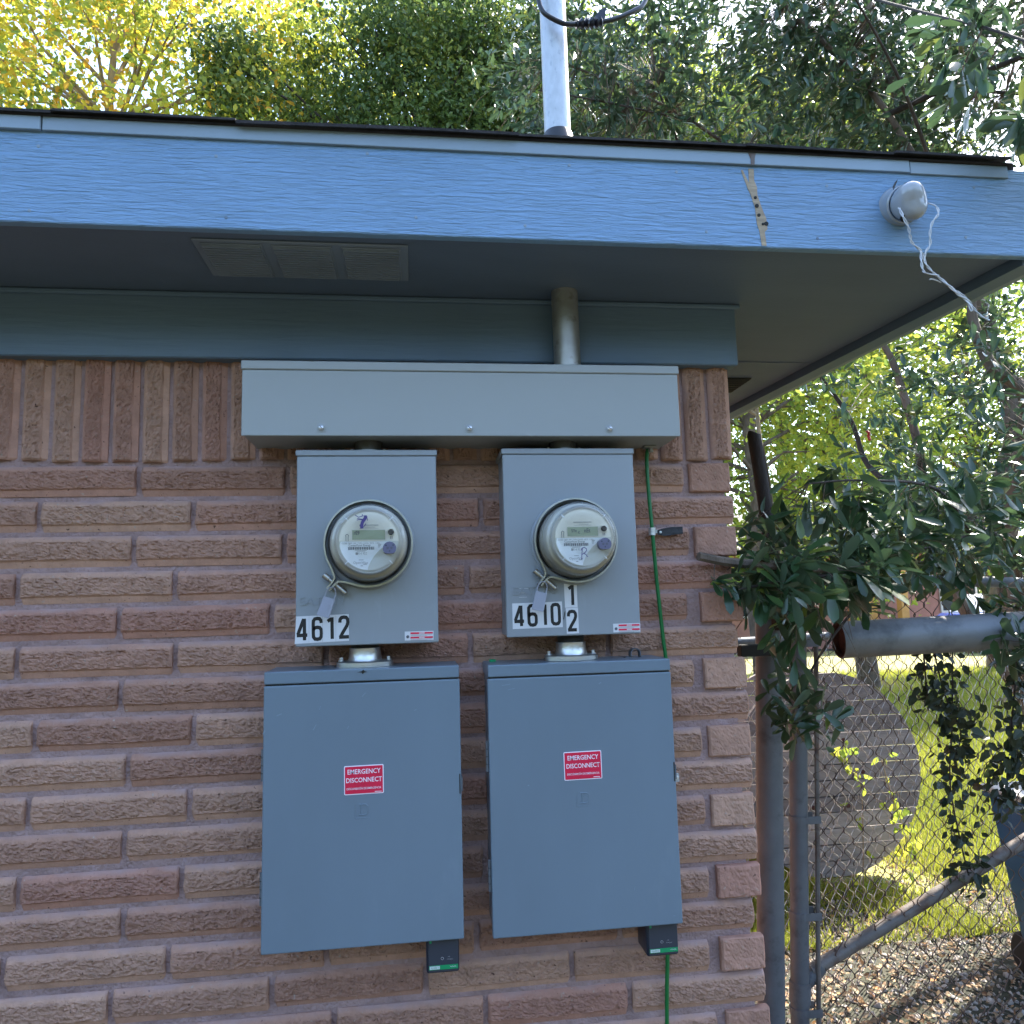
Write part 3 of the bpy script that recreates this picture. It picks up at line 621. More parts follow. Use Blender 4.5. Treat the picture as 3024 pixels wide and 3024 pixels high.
def meter(cx, cz, lab, lcd, tiltz, tiltx, pen):
    t = thing('electric_meter', lab, 'electric meter', (0, 0, 0), 'round electric meters')
    OFF[t] = Vector((cx, -.13, cz)); t.location = (cx, -.13, cz); t.rotation_euler = (math.radians(tiltx), 0, math.radians(tiltz))
    C = lambda y: (cx, y, cz)
    B().lathe([(0, .081), (.004, .081), (.006, .079), (.006, .066)], C(-.1295), n=56).build('base_gasket', M['brownbase'], t, smooth=True)
    B().lathe([(0, .0775), (.012, .0770), (.045, .0735), (.060, .0715), (.066, .0690), (.0695, .0645), (.0770, .0635), (.0795, .0612), (.0795, .054)], C(-.136), n=56).build('housing', M['beige'], t, smooth=True)
    dome = B().lathe([(0, .0800), (.010, .0795), (.014, .0778), (.050, .0752), (.060, .0745), (.066, .0725), (.070, .0695), (.0715, .0660), (.0725, .0655), (.092, .0640), (.1005, .0625), (.1035, .0605), (.1045, .0580), (.1035, .0555), (.1015, .0540), (.1012, .03), (.1012, .001)], C(-.1335), n=72).build('clear_cover', M['dome'], t, smooth='all')
    for a in (45, 135, 225, 315):
        ca, sa = math.cos(math.radians(a)), math.sin(math.radians(a))
        B().cyl((cx+ca*.0545, -.2340, cz+sa*.0545), (cx+ca*.063, -.2325, cz+sa*.063), .0011, 6).build('cover_rib', M['dialwhite'], dome)
    # dial plate
    yp = -.2195
    n = 64; disc = [(cx+.0565*math.cos(2*math.pi*i/n), cz+.0565*math.sin(2*math.pi*i/n)) for i in range(n)]
    pl = B().prism(disc, yp, yp+.003).build('dial_plate', M['cream'], t)
    def P(px, pz): return (cx+(px-875)*9.75e-5, cz-(pz-880)*9.75e-5)
    ch = [p for p in disc if p[1] <= cz-.0002]
    ch = sorted(ch, key=lambda p: math.atan2(p[1]-cz, p[0]-cx))
    zl = cz-.0002
    B().prism([(cx-.0563, zl)]+[p for p in ch if p[0] < cx+.056]+[(cx+.0563, zl)], yp-.0006, yp-.0001).build('lower_plate', M['dialgrey'], pl)
    lo = [P(330, 888)]+[(cx+.0553*math.cos(math.radians(a)), cz+.0553*math.sin(math.radians(a))) for a in range(190, 270, 6)]+[P(850, 1418)]+[P(905, 1290), P(985, 1165), P(1075, 1062), P(1180, 985), P(1330, 890)]
    lb = B().prism(lo, yp-.0012, yp-.0007).build('paper_label', M['dialwhite'], pl)
    y2 = yp-.0015
    l_ = B().prism(rect(*P(555, 852), *P(1187, 668)), yp-.0018, yp-.0005).build('lcd_screen', M['lcd'], pl)
    fr = B()
    for q in strip2d([P(552, 855), P(1190, 855), P(1190, 665), P(552, 665)], .0006, True): fr.face([(p.x, yp-.0021, p.y) for p in q])
    fr.build('lcd_frame', M['dialgrey'], pl)
    for (s, px, pz, sz, xs) in lcd: text('lcd_characters', s, sz, *(lambda q: (q[0], yp-.0023, q[1]))(P(px, pz)), M['ink'], l_, xs=xs, bold=.02)
    def T(s, px, pz, size, m='ink', xs=1., al='CENTER', bold=0): q = P(px, pz); return text('dial_print', s, size, q[0], y2, q[1], M[m], pl, xs=xs, align=al, bold=bold)
    def LN(xa, za, xb, hp):
        q0 = P(xa, za+hp/2); q1 = P(xb, za-hp/2); B().box((q0[0], y2-.0001, q0[1]), (q1[0], y2+.0002, q1[1])).build('print_line', M['inkfaint'], pl)
    T('CL200  240V  3W  TYPE C2SOD  30TA  1.0Kh', 720, 925, .0046, 'inkfaint', .80)
    T('CenterPoint Energy', 695, 966, .0056, 'ink', .92)
    for k in range(58):
        if (k*7919) % 5 != 0:
            q0 = P(465+k*8.8, 1052); q1 = P(465+k*8.8+(5.5 if (k*31) % 3 else 8.0), 994)
            B().box((q0[0], y2-.0001, q0[1]), (q1[0], y2+.0002, q1[1])).build('barcode_bar', M['ink'], lb)
    LN(600, 1068, 830, 8); LN(640, 1082, 800, 6)
    T('414 952', 745, 1126, .0068, 'inkfaint', .8)
    q = P(640, 1126); B().box((q[0]-.0022, y2-.0001, q[1]-.0024), (q[0]+.0022, y2+.0002, q[1]+.0024)).build('dial_mark', M['inkfaint'], lb)
    LN(680, 1250, 770, 12); T('OpenWay', 715, 1305, .0070, 'inkfaint', .95); LN(765, 1334, 832, 14); LN(715, 1366, 758, 14)
    for k in range(3): LN(1050, 948+k*26, 1115-k*12, 12)
    for k in range(16):
        q0 = P(690+k*23.5, 578); B().box((q0[0], yp-.0008, q0[1]), (q0[0]+.0014, yp-.0004, q0[1]+.0021)).build('dial_dash', M['inkfaint'], pl)
    LN(790, 608, 1000, 7); LN(690, 632, 1060, 4)
    # key symbol on the left, push button on the right
    b = B()
    for q in strip2d([P(434, 880), P(434, 790), P(428, 770), P(440, 750), P(455, 745), P(470, 750), P(482, 770), P(476, 790), P(476, 880)], .0009): b.face([(p.x, y2, p.y) for p in q])
    b.build('key_symbol', M['ink'], pl)
    for px in (1292, 1326):
        q0 = P(px-5, 845); q1 = P(px+5, 790); B().box((q0[0], y2-.0001, q0[1]), (q1[0], y2+.0003, q1[1])).build('button_mark', M['ink'], pl)
    q = P(1305, 712); B().lathe([(0, .0078), (.003, .0078), (.0032, .0064)], (q[0], yp, q[1]), n=28).build('button_bezel', M['cream'], pl, smooth=True)
    B().lathe([(0, .0054), (.006, .0052), (.007, .0044), (.0072, 0)], (q[0], yp-.003, q[1]), n=24).build('push_button', M['black'], pl, smooth=True)
    # optical port: flattened disc standing proud of the cover
    q = P(1270, 1040); nn = 40; pr = []
    for i in range(nn):
        a = 2*math.pi*i/nn; px_, pz_ = .0125*math.cos(a), .0125*math.sin(a); pr.append((q[0]+px_, q[1]+max(pz_, -.0098)))
    po = B().prism(pr, -.2445, -.226, .0008).build('optical_port', M['port'], t)
    for dx, dz, r in ((-.0036, .0004, .0025), (.0036, .0006, .0025)): B().lathe([(0, r), (.0004, r*.9), (.0005, 0)], (q[0]+dx, -.2444, q[1]+dz), n=14).build('port_lens', M['ink'], po)
    for dx, dz, r in ((-.0066, .0055, .0016), (.0066, .0058, .0016), (0, -.0053, .0014)): B().lathe([(0, r), (.0004, r*.9), (.0005, 0)], (q[0]+dx, -.2444, q[1]+dz), n=10).build('port_dimple', M['surge'], po)
    if pen == 'scribble':
        b = B()
        for q in strip2d([P(745, 645), P(735, 590), P(755, 520), P(790, 470), P(825, 400)], .0060): b.face([(p.x, -.2353, p.y) for p in q])
        for k, st in enumerate(([P(760, 480), P(700, 470), P(645, 480)], [P(610, 380), P(680, 425), P(760, 400), P(835, 392)], [P(830, 395), P(852, 490)], [P(650, 448), P(720, 460), P(790, 470)], [P(752, 365), P(750, 405)], [P(740, 640), P(790, 600), P(822, 550)])):
            for q in strip2d(st, .0013): b.face([(p.x, -.2354-.0001*k, p.y) for p in q])
        b.build('marker_scribble', M['pen'], dome)
    else:
        b = B()
        for k, st in enumerate(([P(800, 1335), P(805, 1230), P(820, 1110)], [P(790, 1150), P(820, 1105), P(865, 1095), P(900, 1120), P(905, 1155), P(875, 1195), P(800, 1240)], [P(845, 1215), P(890, 1240), P(925, 1290)])):
            for q in strip2d(st, .0014): b.face([(p.x, -.2353-.0001*k, p.y) for p in q])
        b.build('marker_letter', M['pen'], dome)
    return t
def seal_tag(px, pz, rot, lab, big):
    t = thing('plastic_seal_tag', lab, 'seal', (px, -.15, pz), 'plastic meter seals')
    ca, sa = math.cos(math.radians(rot)), math.sin(math.radians(rot))
    f = lambda a, c: (px+a*ca-c*sa, pz+a*sa+c*ca)
    b = B(); b.prism([f(a, c) for a, c in ((-.0115, -.054), (.0115, -.054), (.0125, -.051), (.0115, -.0155), (-.0115, -.0155), (-.0125, -.051))], -.1555, -.1515, .0006); tb = b.build('tag_body', M['tag'], t)
    b = B(); b.prism([f(a, c) for a, c in ((-.004, -.048), (.005, -.048), (.005, -.026), (-.004, -.026))], -.1563, -.1557); b.build('raised_mark', M['tag'], tb)
    lp = [(*f(-.009, -.016),), (*f(-.0095, -.004),), (*f(-.004, .005),), (*f(.004, .005),), (*f(.0095, -.004),), (*f(.009, -.016),)]
    B().tube(smooth([(a, -.1535-(.003 if 1 < i < 4 else 0), c) for i, (a, c) in enumerate(lp)], 4), .0011, 6).build('wire_loop', M['tag'], t, smooth=True)
    return t
r1, e1 = sealing_ring(LX, LZ, 229, 'steel clamp ring round the left meter, box 4612')
r2_, e2 = sealing_ring(RX, RZ, 229, 'steel clamp ring round the right meter, box 4610')
meter(LX, LZ, 'round electric meter with purple scribble on its cover, left one', [('rE9', 640, 725, .0098, .8)], 3.2, 1.0, 'scribble')
meter(RX, RZ, 'round electric meter with handwritten R on its dial, right one', [('5Yn', 690, 745, .0088, .8), ('c', 790, 770, .0095, .9), ('nEt', 960, 745, .0112, .85)], -.6, .4, 'R')
seal_tag(e1.x+.006, e1.y-.004, -19, 'grey plastic seal tag hanging over number 4612', True)
seal_tag(e2.x+.004, e2.y-.002, -14, 'pale grey plastic seal tag hanging over number 4610', True)

# ------------------------------------------------------------------ conduit hubs and nipples
def nipple(x, z0, z1, lab):
    t = thing('conduit_nipple', lab, 'conduit fitting', (x, -.075, z0), 'short conduit nipples under the wireway')
    B().cyl((x, -.075, z0), (x, -.075, z1), .0292, 32).build('pipe', M['darkpipe'], t, smooth=True)
    B().lathe([(0, .042), (.003, .0415), (.004, .034), (.005, .030)], (x, -.075, z0), ax=(0, 0, 1), n=32).build('flange', M['galvold'], t, smooth=True)
    for dx in (-.034, .034): B().cyl((x+dx, -.085, z0+.002), (x+dx, -.085, z0+.009), .0032, 8).build('flange_screw', M['zinc'], t)
nipple(-.097, 1.9195, 1.9442, 'dark conduit nipple between wireway and left meter box')
nipple(.3245, 1.9225, 1.9442, 'dark conduit nipple between wireway and right meter box')
def hub(x, z0, z1, lab):
    t = thing('conduit_hub', lab, 'conduit fitting', (x, -.075, z0), 'cast hubs joining meter boxes to disconnect panels')
    fl = []
    for i in range(40):
        a = 2*math.pi*i/40; r = .039+.019*abs(math.cos(a))**6; fl.append((x+r*math.cos(a), -.075+r*math.sin(a)*.98))
    b = B(); bot = [b.bm.verts.new((p[0], p[1], z0)) for p in fl]; mid = [b.bm.verts.new((p[0], p[1], z0+.009)) for p in fl]; tp = [b.bm.verts.new((x+(p[0]-x)*.88, -.075+(p[1]+.075)*.88, z0+.0125)) for p in fl]
    for A_, B_ in ((bot, mid), (mid, tp)):
        for i in range(40): b.bm.faces.new((A_[i], A_[(i+1) % 40], B_[(i+1) % 40], B_[i]))
    b.bm.faces.new(tp); b.bm.faces.new(bot[::-1]); b.build('flange', M['alu'], t, smooth=True)
    B().lathe([(0, .036), (.004, .0335), (.022, .0315), (.026, .0325), (.027, .029)], (x, -.075, z0+.0118), ax=(0, 0, 1), n=36).build('collar', M['alu'], t, smooth=True)
    b = B(); prof = [(z0+.036-z0, .0292)]
    k = 0; zz = .036
    pr = []
    while z0+zz < z1: pr += [(zz, .0292), (zz+.0012, .0278)]; zz += .0024
    pr.append((z1-z0, .0285)); b.lathe(pr, (x, -.075, z0), ax=(0, 0, 1), n=32); b.build('threaded_nipple', M['darkpipe'], t)
    for dx in (-.048, .048):
        B().cyl((x+dx, -.075, z0+.009), (x+dx, -.075, z0+.0135), .0062, 6).build('bolt_head', M['zinc'], t)
        B().cyl((x+dx, -.075, z0+.0135), (x+dx, -.075, z0+.019), .0036, 10).build('bolt_end', M['zinc'], t)
hub(-.106, 1.4755, 1.522, 'cast aluminium hub between box 4612 and left disconnect panel')
hub(.3275, 1.4735, 1.527, 'cast aluminium hub between box 4610 and right disconnect panel')

# ------------------------------------------------------------------ disconnect panels
def panel(x0, x1, z0, z1, lab, red, sq, right):
    t = thing('disconnect_panel', lab, 'electrical panel', ((x0+x1)/2, -.07, z0), 'blue grey emergency disconnect panels')
    B().box((x0+.004, -.112, z0+.003), (x1-.004, -.009, z1-.010), .002, 1).build('body', M['boxd'], t)
    dr = B().box((x0, -.1295, z0), (x1, -.1125, z1-.0272), .0026, 2).build('door', M['boxd'], t)
    B().box((x0+.001, -.1315, z1-.0242), (x1-.001, -.006, z1), .0022, 2).build('rain_cap', M['boxd'], t)
    B().box((x0+.003, -.1265, z1-.0270), (x1-.003, -.110, z1-.0244)).build('gap_shade_strip', M['ventdark'], t)  # dark strip drawn as the shade between door and cap
    s = B().prism(rect(*red, .4, .0025), -.1304, -.1298).build('red_sticker', M['pinkwhite'], dr)
    rx0, rz0, rx1, rz1 = red; cx, cz = (rx0+rx1)/2, (rz0+rz1)/2
    B().prism(rect(rx0+.0018, rz0+.0018, rx1-.0018, rz1-.0018, .4, .001), -.1309, -.1306).build('red_field', M['red'], s)
    text('lettering', 'EMERGENCY', .0128, cx, -.1312, cz+.0155, M['pinkwhite'], s, xs=.88, bold=.008, rot=.4)
    text('lettering', 'DISCONNECT', .0128, cx, -.1312, cz-.0005, M['pinkwhite'], s, xs=.855, bold=.008, rot=.4)
    text('lettering', 'DESCONEXIÓN DE EMERGENCIA', .0056, cx, -.1312, cz-.0163, M['pinkwhite'], s, xs=.80, bold=.004, rot=.4)
    B().box((cx+.021, -.1313, cz-.0240), (cx+.034, -.1310, cz-.0228)).build('print_line', M['pinkwhite'], s)
    # embossed square enclosing a letter D
    sx, sz = sq; h = .0158
    b = B(); D = [(sx-.0085, sz-.0098), (sx+.0045, sz-.0098), (sx+.0085, sz-.0062), (sx+.0085, sz+.0062), (sx+.0045, sz+.0098), (sx-.0085, sz+.0098)]
    b.tube([(x, -.1296, z) for x, z in ((sx-h, sz-h), (sx+h, sz-h), (sx+h, sz+h), (sx-h, sz+h))], .0013, 6, closed=True)
    b.tube([(x, -.1296, z) for x, z in D], .0013, 6); b.tube([(sx-.0045, -.1296, sz-.0098), (sx-.0045, -.1296, sz+.0098)], .0013, 6)
    b.build('embossed_emblem', M['boxd'], dr)
    # latch hasp on the right edge, hinges on the left
    lz = 1.243
    b = B(); b.box((x1-.0042, -.1302, lz-.019), (x1-.0018, -.1120, lz+.019)); b.build('latch_slot', M['ventdark'], dr)
    b = B(); b.tube([(x1-.0005, -.116, lz-.016), (x1+.0012, -.126, lz-.015), (x1+.0012, -.126, lz+.012), (x1-.0005, -.118, lz+.015)], .0017, 6); b.build('latch_bail', M['galvdull'], dr, smooth=True)
    if right:
        b = B(); b.box((x1+.001, -.109, lz-.026), (x1+.014, -.107, lz-.008), .0015, 1); hp = b.build('hasp_tab', M['galv'], t)
        B().lathe([(0, .0042), (.0014, .004), (.0018, .003), (.0018, 0)], (x1+.0085, -.109, lz-.017), n=12).build('hasp_rivet', M['zinc'], hp)
    for zz in (z0+.085, z0+.315):
        B().cyl((x0-.0022, -.116, zz), (x0-.0022, -.116, zz+.060), .0034, 12).build('hinge_knuckle', M['galvdull'], t, smooth=True)
        for q in range(3): B().cyl((x0-.0022, -.116, zz+.014+q*.015), (x0-.0022, -.116, zz+.0152+q*.015), .0037, 12).build('hinge_ring', M['ventdark'], t)
    return t, dr
pl_, dl = panel(-.298, .0855, .9505, 1.4748, 'left blue grey disconnect panel with red emergency sticker, below box 4612', (-.1435, 1.2335, -.067, 1.2885), (-.1065, 1.2045), False)
pr_, drr = panel(.142, .5275, .9455, 1.4725, 'right blue grey disconnect panel with red emergency sticker, below box 4610', (.2935, 1.2375, .372, 1.2935), (.334, 1.2015), True)
B().prism([(-.118, 1.468), (-.108, 1.4705), (-.106, 1.4735), (-.103, 1.470), (-.098, 1.4685), (-.104, 1.4675), (-.107, 1.4645), (-.109, 1.468)], -.1323, -.1317).build('pen_mark', M['num'], pl_)
scuff = mat('pale scuff', (.19, .25, .30), .5)
for (x, z, a, b_, r) in ((-.105, 1.424, .010, .0016, 50), (-.268, 1.392, .010, .002, 20), (-.296, 1.36, .0075, .0022, 65), (-.2, 1.365, .012, .0016, 60), (-.19, 1.402, .007, .001, 70), (-.004, 1.39, .006, .0012, 30), (-.136, 1.362, .006, .0012, 60)):
    B().prism(rect(x-a/2, z-b_/2, x+a/2, z+b_/2, r), -.1300, -.12965).build('scuff', scuff, dl)
for (x, z, a, b_, r) in ((.18, 1.432, .018, .0012, 8), (.19, 1.423, .014, .001, 12), (.375, 1.428, .006, .002, 30), (.22, 1.232, .003, .002, 0), (.43, 1.02, .007, .0008, 80), (.51, .962, .005, .001, 0)):
    B().prism(rect(x-a/2, z-b_/2, x+a/2, z+b_/2, r), -.1300, -.12965).build('scuff', scuff, drr)
B().box((.155, -.05, 1.473), (.168, -.035, 1.4775)).build('green_plug', M['sgreen'], pr_)
t = thing('pipe_strap', 'small bent metal strap left on top of the right disconnect panel', 'strap', (.46, -.06, 1.4725))
b = B()
arc = [(.471+.0105*math.cos(math.radians(a)), 1.4815+.0105*math.sin(math.radians(a))) for a in range(0, 181, 15)]
for (a, c, d, e) in strip2d([(.4815, 1.473)]+arc+[(.4605, 1.4730)], .0016):
    Fr = [(p.x, -.072, p.y) for p in (a, c, d, e)]; K = [(p.x, -.052, p.y) for p in (a, c, d, e)]
    b.face(Fr); b.face(K[::-1]); b.face([Fr[0], K[0], K[1], Fr[1]]); b.face([Fr[3], Fr[2], K[2], K[3]])
b.build('bent_strip', M['galvdull'], t, smooth=True)
B().box((.447, -.072, 1.4727), (.4595, -.052, 1.4742)).build('foot_tab', M['galvdull'], t)

# ------------------------------------------------------------------ surge protectors
def surge(x0, x1, z0, ztop, lab):
    t = thing('surge_protector', lab, 'surge protector', ((x0+x1)/2, -.07, z0), 'dark surge protectors below the panels')
    B().box((x0, -.112, z0), (x1, -.045, ztop), .005, 3).build('case', M['surge'], t, smooth=True)
    lb = B().box((x0+.004, -.1145, z0+.004), (x1-.002, -.1122, ztop-.001), .0008, 1).build('front_label', M['surgelabel'], t)
    B().box((x0+.005, -.1153, z0+.0085), (x1-.003, -.1147, z0+.0165)).build('green_band', M['sgreen'], lb)
    B().box((x0+.0065, -.1158, z0+.0098), (x0+.026, -.1154, z0+.0153)).build('white_plate', M['white'], lb)
    text('lettering', 'SQUARE D', .0042, x0+.0163, -.1161, z0+.0126, M['sgreen'], lb, xs=.8, bold=.006)
    text('lettering', 'Schneider', .0038, x1-.0125, -.1158, z0+.0133, M['white'], lb, xs=.85)
    B().box((x0+.0065, -.1151, ztop-.010), (x0+.0105, -.1147, ztop-.002)).build('green_mark', M['sgreen'], lb)
    B().lathe([(0, .0028), (.0003, .0028), (.0004, .002)], (x0+.031, -.1146, z0+.0285), n=16).build('indicator', M['inkfaint'], lb)
    text('small_print', 'OK', .003, x0+.044, -.1149, z0+.031, M['inkfaint'], lb); text('small_print', 'X Replace', .003, x0+.046, -.1149, z0+.0265, M['inkfaint'], lb)
surge(.012, .0765, .8835, .951, 'dark surge protector with green band under the left panel')
surge(.455, .5215, .8795, .946, 'dark surge protector with green band under the right panel')

# ------------------------------------------------------------------ green earth wire, clip and tape
t = thing('earth_wire', 'green earth wire running down the brick right of the boxes', 'wire', (.53, -.03, 1.95))
B().tube(smooth([(.5345, -.045, 1.962), (.532, -.036, 1.945), (.528, -.032, 1.912), (.529, -.032, 1.838), (.5325, -.034, 1.753), (.537, -.032, 1.657), (.542, -.030, 1.585), (.5475, -.030, 1.503), (.551, -.030, 1.46), (.553, -.028, 1.35), (.546, -.028, 1.1), (.532, -.029, .93), (.5235, -.029, .846), (.515, -.029, .708), (.508, -.029, .45), (.505, -.029, 0.0)], 6), .0043, 10).build('insulated_wire', M['wire'], t, smooth=True)
B().box((.518, -.055, 1.9395), (.546, -.030, 1.9435), .001, 1).build('lug', M['galvold'], t)
B().cyl((.5345, -.045, 1.930), (.5345, -.045, 1.9395), .006, 6).build('lug_nut', M['galvold'], t)
t = thing('wire_clip', 'metal clip holding the green wire, with a strip of black tape', 'clip', (.54, -.035, 1.75))
b = B(); b.tube([(.5315+.0075*math.cos(a), -.034+.0075*math.sin(a), 1.749) for a in [i*math.pi/8 for i in range(16)]], .0012, 6, closed=True)
b.lathe([(-.0085, .0072), (-.0085, .0082), (.0085, .0082), (.0085, .0072)], (.532, -.034, 1.749), ax=(0, 0, 1), n=24); b.build('clip_band', M['alu'], t, smooth=True)
B().box((.539, -.031, 1.7455), (.556, -.0295, 1.7535), .0005, 1).build('clip_tab', M['alu'], t)
b = B(); b.prism([(.545, 1.742), (.560, 1.7385), (.578, 1.7405), (.6045, 1.743), (.6045, 1.7595), (.578, 1.759), (.5555, 1.7555), (.5450, 1.752)], -.0335, -.0318); b.build('black_tape_strip', M['tape'], t)
B().lathe([(0, .003), (.001, .0025), (.0012, 0)], (.552, -.0337, 1.7475), n=10).build('rivet', M['zinc'], t)

# ------------------------------------------------------------------ porcelain knob with loose wires
t = thing('porcelain_insulator', 'white porcelain wire knob screwed to the fascia near the corner', 'insulator', (.966, YF, 2.364))
ax = Vector((-.16, -.93, -.30)).normalized(); c0 = Vector((.968, YF+.002, 2.366))
B().lathe([(0, .0405), (.006, .041), (.012, .0385), (.016, .0375), (.034, .0365), (.036, .0340), (.039, .0335), (.042, .0355)], c0, ax, 40).build('base', M['porcelain'], t, smooth=True)
b = B(); k_ = 36; prof = [(.042, .0355), (.048, .0372), (.056, .0368), (.064, .0350), (.071, .0318), (.077, .0265), (.081, .019), (.083, .010), (.0835, .0)]
b.lathe(prof, c0, ax, k_)
x_ = ax.cross(Vector((0, 0, 1))).normalized(); y_ = x_.cross(ax)
for v in b.bm.verts:                               # pinch the cap into ridges with a wire groove
    d = v.co-c0; h = d.dot(ax); p = d-ax*h; a = math.atan2(p.dot(y_), p.dot(x_)); r = p.length
    f = 1+.10*math.cos(2*(a-1.3))*min(1, (h-.042)/.02); v.co = c0+ax*(h+.006*math.cos(2*(a-1.3))*r/.035*min(1, (h-.042)/.02))+p*f*.93
b.build('cap', M['porcelain'], t, smooth='all')
q = c0+ax*.066-y_*.0265-x_*(-.006)
B().lathe([(0, .0105), (.003, .010), (.004, .0075), (-.004, .0065), (-.006, 0)], c0+ax*.060-y_*.0285+x_*.010*(1 if x_.x < 0 else -1), (ax*.6-y_*.8).normalized(), 20).build('wire_hole', M['ventdark'], t, smooth=True)
B().prism([(.924, 2.378), (.930, 2.388), (.936, 2.394), (.934, 2.388), (.929, 2.378), (.926, 2.371)], YF-.0505, YF-.0495).build('paint_fleck', M['num'], t)
t = thing('dangling_wires', 'twisted bare aluminium wires dangling from the porcelain knob', 'wire', (.96, YF-.08, 2.33))
def wires(path, k, spread, r=.0014, ph=0):
    spread *= .7; r *= .85
    P = smooth(path, 7); b = B()
    for j in range(k):
        pts = []
        for i, p in enumerate(P):
            a = i*.55+ph+j*2*math.pi/k; pts.append(p+Vector((math.cos(a)*spread, math.sin(a)*spread*.8, math.sin(a)*spread*.4)))
        b.tube(pts, r, 6)
    return b
WY = YF-.083
wires([(.917, WY+.01, 2.322), (.916, WY, 2.300), (.925, WY, 2.279), (.927, WY, 2.262), (.930, WY, 2.248), (.946, WY, 2.233), (.952, WY, 2.213)], 2, .0026).build('wire_strand', M['alwire'], t, smooth=True)
wires([(.983, WY+.03, 2.347), (.992, WY+.01, 2.330), (.989, WY, 2.308), (.975, WY, 2.290), (.968, WY, 2.268), (.966, WY, 2.246), (.955, WY, 2.230), (.951, WY, 2.215)], 2, .0022).build('wire_strand', M['alwire'], t, smooth=True)
wires([(.950, WY, 2.226), (.953, WY-.001, 2.207), (.963, WY-.004, 2.190), (.974, WY-.006, 2.178), (.985, WY-.008, 2.166), (.998, WY-.01, 2.154), (1.010, WY-.012, 2.146), (1.022, WY-.014, 2.132), (1.032, WY-.015, 2.115), (1.043, WY-.016, 2.102), (1.057, WY-.018, 2.093)], 2, .0023).build('wire_strand', M['alwire'], t, smooth=True)
wires([(.946, WY, 2.232), (.942, WY-.004, 2.212), (.943, WY-.005, 2.193), (.949, WY-.006, 2.186), (.972, WY-.006, 2.183)], 2, .002, .0015).build('wire_strand', M['alwire'], t, smooth=True)
wires([(.972, WY-.006, 2.180), (.988, WY-.012, 2.160), (1.003, WY-.014, 2.143), (1.016, WY-.017, 2.131), (1.022, WY-.02, 2.109)], 2, .003, .0015, 1).build('wire_strand', M['alwire'], t, smooth=True)
wires([(.978, WY-.004, 2.170), (.962, WY-.004, 2.176), (.955, WY-.004, 2.175)], 2, .0012, .0013).build('wire_strand', M['alwire'], t, smooth=True)

# ------------------------------------------------------------------ side yard: posts, fences, pipe
def leanpost(t, p0, p1, r, m, name='post', n=24): return B().cyl(p0, p1, r, n).build(name, m, t, smooth=True)
FY = 1.0
t = thing('gate_post', 'thick grey steel post standing just behind the brick corner', 'post', (1.20, .86, 0))
leanpost(t, (1.13, .86, 0), (1.222, .86, 1.52), .044, M['galvdull'])
B().lathe([(0, .0455), (.012, .0455), (.025, .036), (.032, .015), (.034, 0)], (1.222, .86, 1.52), ax=(.06, 0, 1), n=24).build('post_cap', M['galvdull'], t, smooth=True)
B().box((1.08, .78, 1.395), (1.21, .815, 1.435), .003, 1).build('dark_strap', M['ventdark'], t)
def wirezig(V, F, x, z0, z1, pitch, amp, phase, plane, r, jit=.0025, sid=4):
    """one zigzag strand of chain link between heights z0 and z1"""
    n = int((z1-z0)/(pitch/2)); pts = []
    for i in range(n+1):
        s_ = 1 if (i+phase) % 2 else -1; z = z0+i*pitch/2
        xx = x+s_*amp+rng.normal(0, jit); zz = z+rng.normal(0, jit); dep = .0045*s_
        pts.append((xx-s_*amp*.16, dep, zz-pitch*.10)); pts.append((xx, dep*1.2, zz)); pts.append((xx-s_*amp*.16, dep, zz+pitch*.10))
    base = len(V)
    for (a, d, z) in pts:
        for k in range(sid):
            an = 2*math.pi*k/sid; V.append(plane(a+r*math.cos(an), d+r*math.sin(an), z))
    m_ = len(pts)
    for i in range(m_-1):
        for k in range(sid):
            q = base+i*sid; F.append((q+k, q+(k+1) % sid, q+sid+(k+1) % sid, q+sid+k))
# near fence, parallel to the wall
t = thing('chain_link_fence', 'rusty chain link fence with sloping brace in front of the lawn', 'fence', (1.35, FY, 0))
lean = lambda z: 1.313+.0665*(z-.17)
tp = leanpost(t, (lean(0), FY, 0), (lean(1.56), FY, 1.56), .0315, M['galvdull'])
B().lathe([(0, .033), (.01, .033), (.024, .026), (.034, .01), (.036, 0)], (lean(1.56), FY, 1.56), ax=(.06, 0, 1), n=24).build('post_cap', M['galvdull'], tp, smooth=True)
B().tube([(lean(.0)+.062, FY-.012, .0), (lean(1.5)+.066, FY-.012, 1.5)], .0085, 8).build('tension_bar', M['galvrust'], t, smooth=True)
for z in (.16, .475, .80, 1.13, 1.42):
    c = lean(z); b = B()
    for zz in (z-.014, z+.014): pass
    pth = [(c+.066, FY-.034), (c+.02, FY-.0352)]+[(c+.034*math.cos(math.radians(a)), FY+.034*math.sin(math.radians(a))) for a in range(-75, -286, -15)]+[(c+.02, FY+.0352), (c+.066, FY+.024)]
    Q = strip2d(pth, .003)
    for (a, c2, d, e) in Q:
        lo = [(p.x, p.y, z-.0125) for p in (a, c2, d, e)]; hi = [(p.x, p.y, z+.0125) for p in (a, c2, d, e)]
        b.face(lo[::-1]); b.face(hi); b.face([lo[0], lo[1], hi[1], hi[0]]); b.face([lo[3], hi[3], hi[2], lo[2]])
    b.build('tension_band', M['galvdull'], t)
bz0 = (lean(.265)+.05, FY+.012, .278); bz1 = (2.52, FY+.012, .785)
B().cyl(bz0, bz1, .0225, 20).build('brace_rail', M['galvrust'], t, smooth=True)
B().tube([(lean(.245)+.028, FY+.012, .235), (lean(.245)+.055, FY+.012, .262), (lean(.265)+.085, FY+.012, .292)], [.019, .026, .0265], 14).build('brace_cup', M['galvdull'], t, smooth=True)
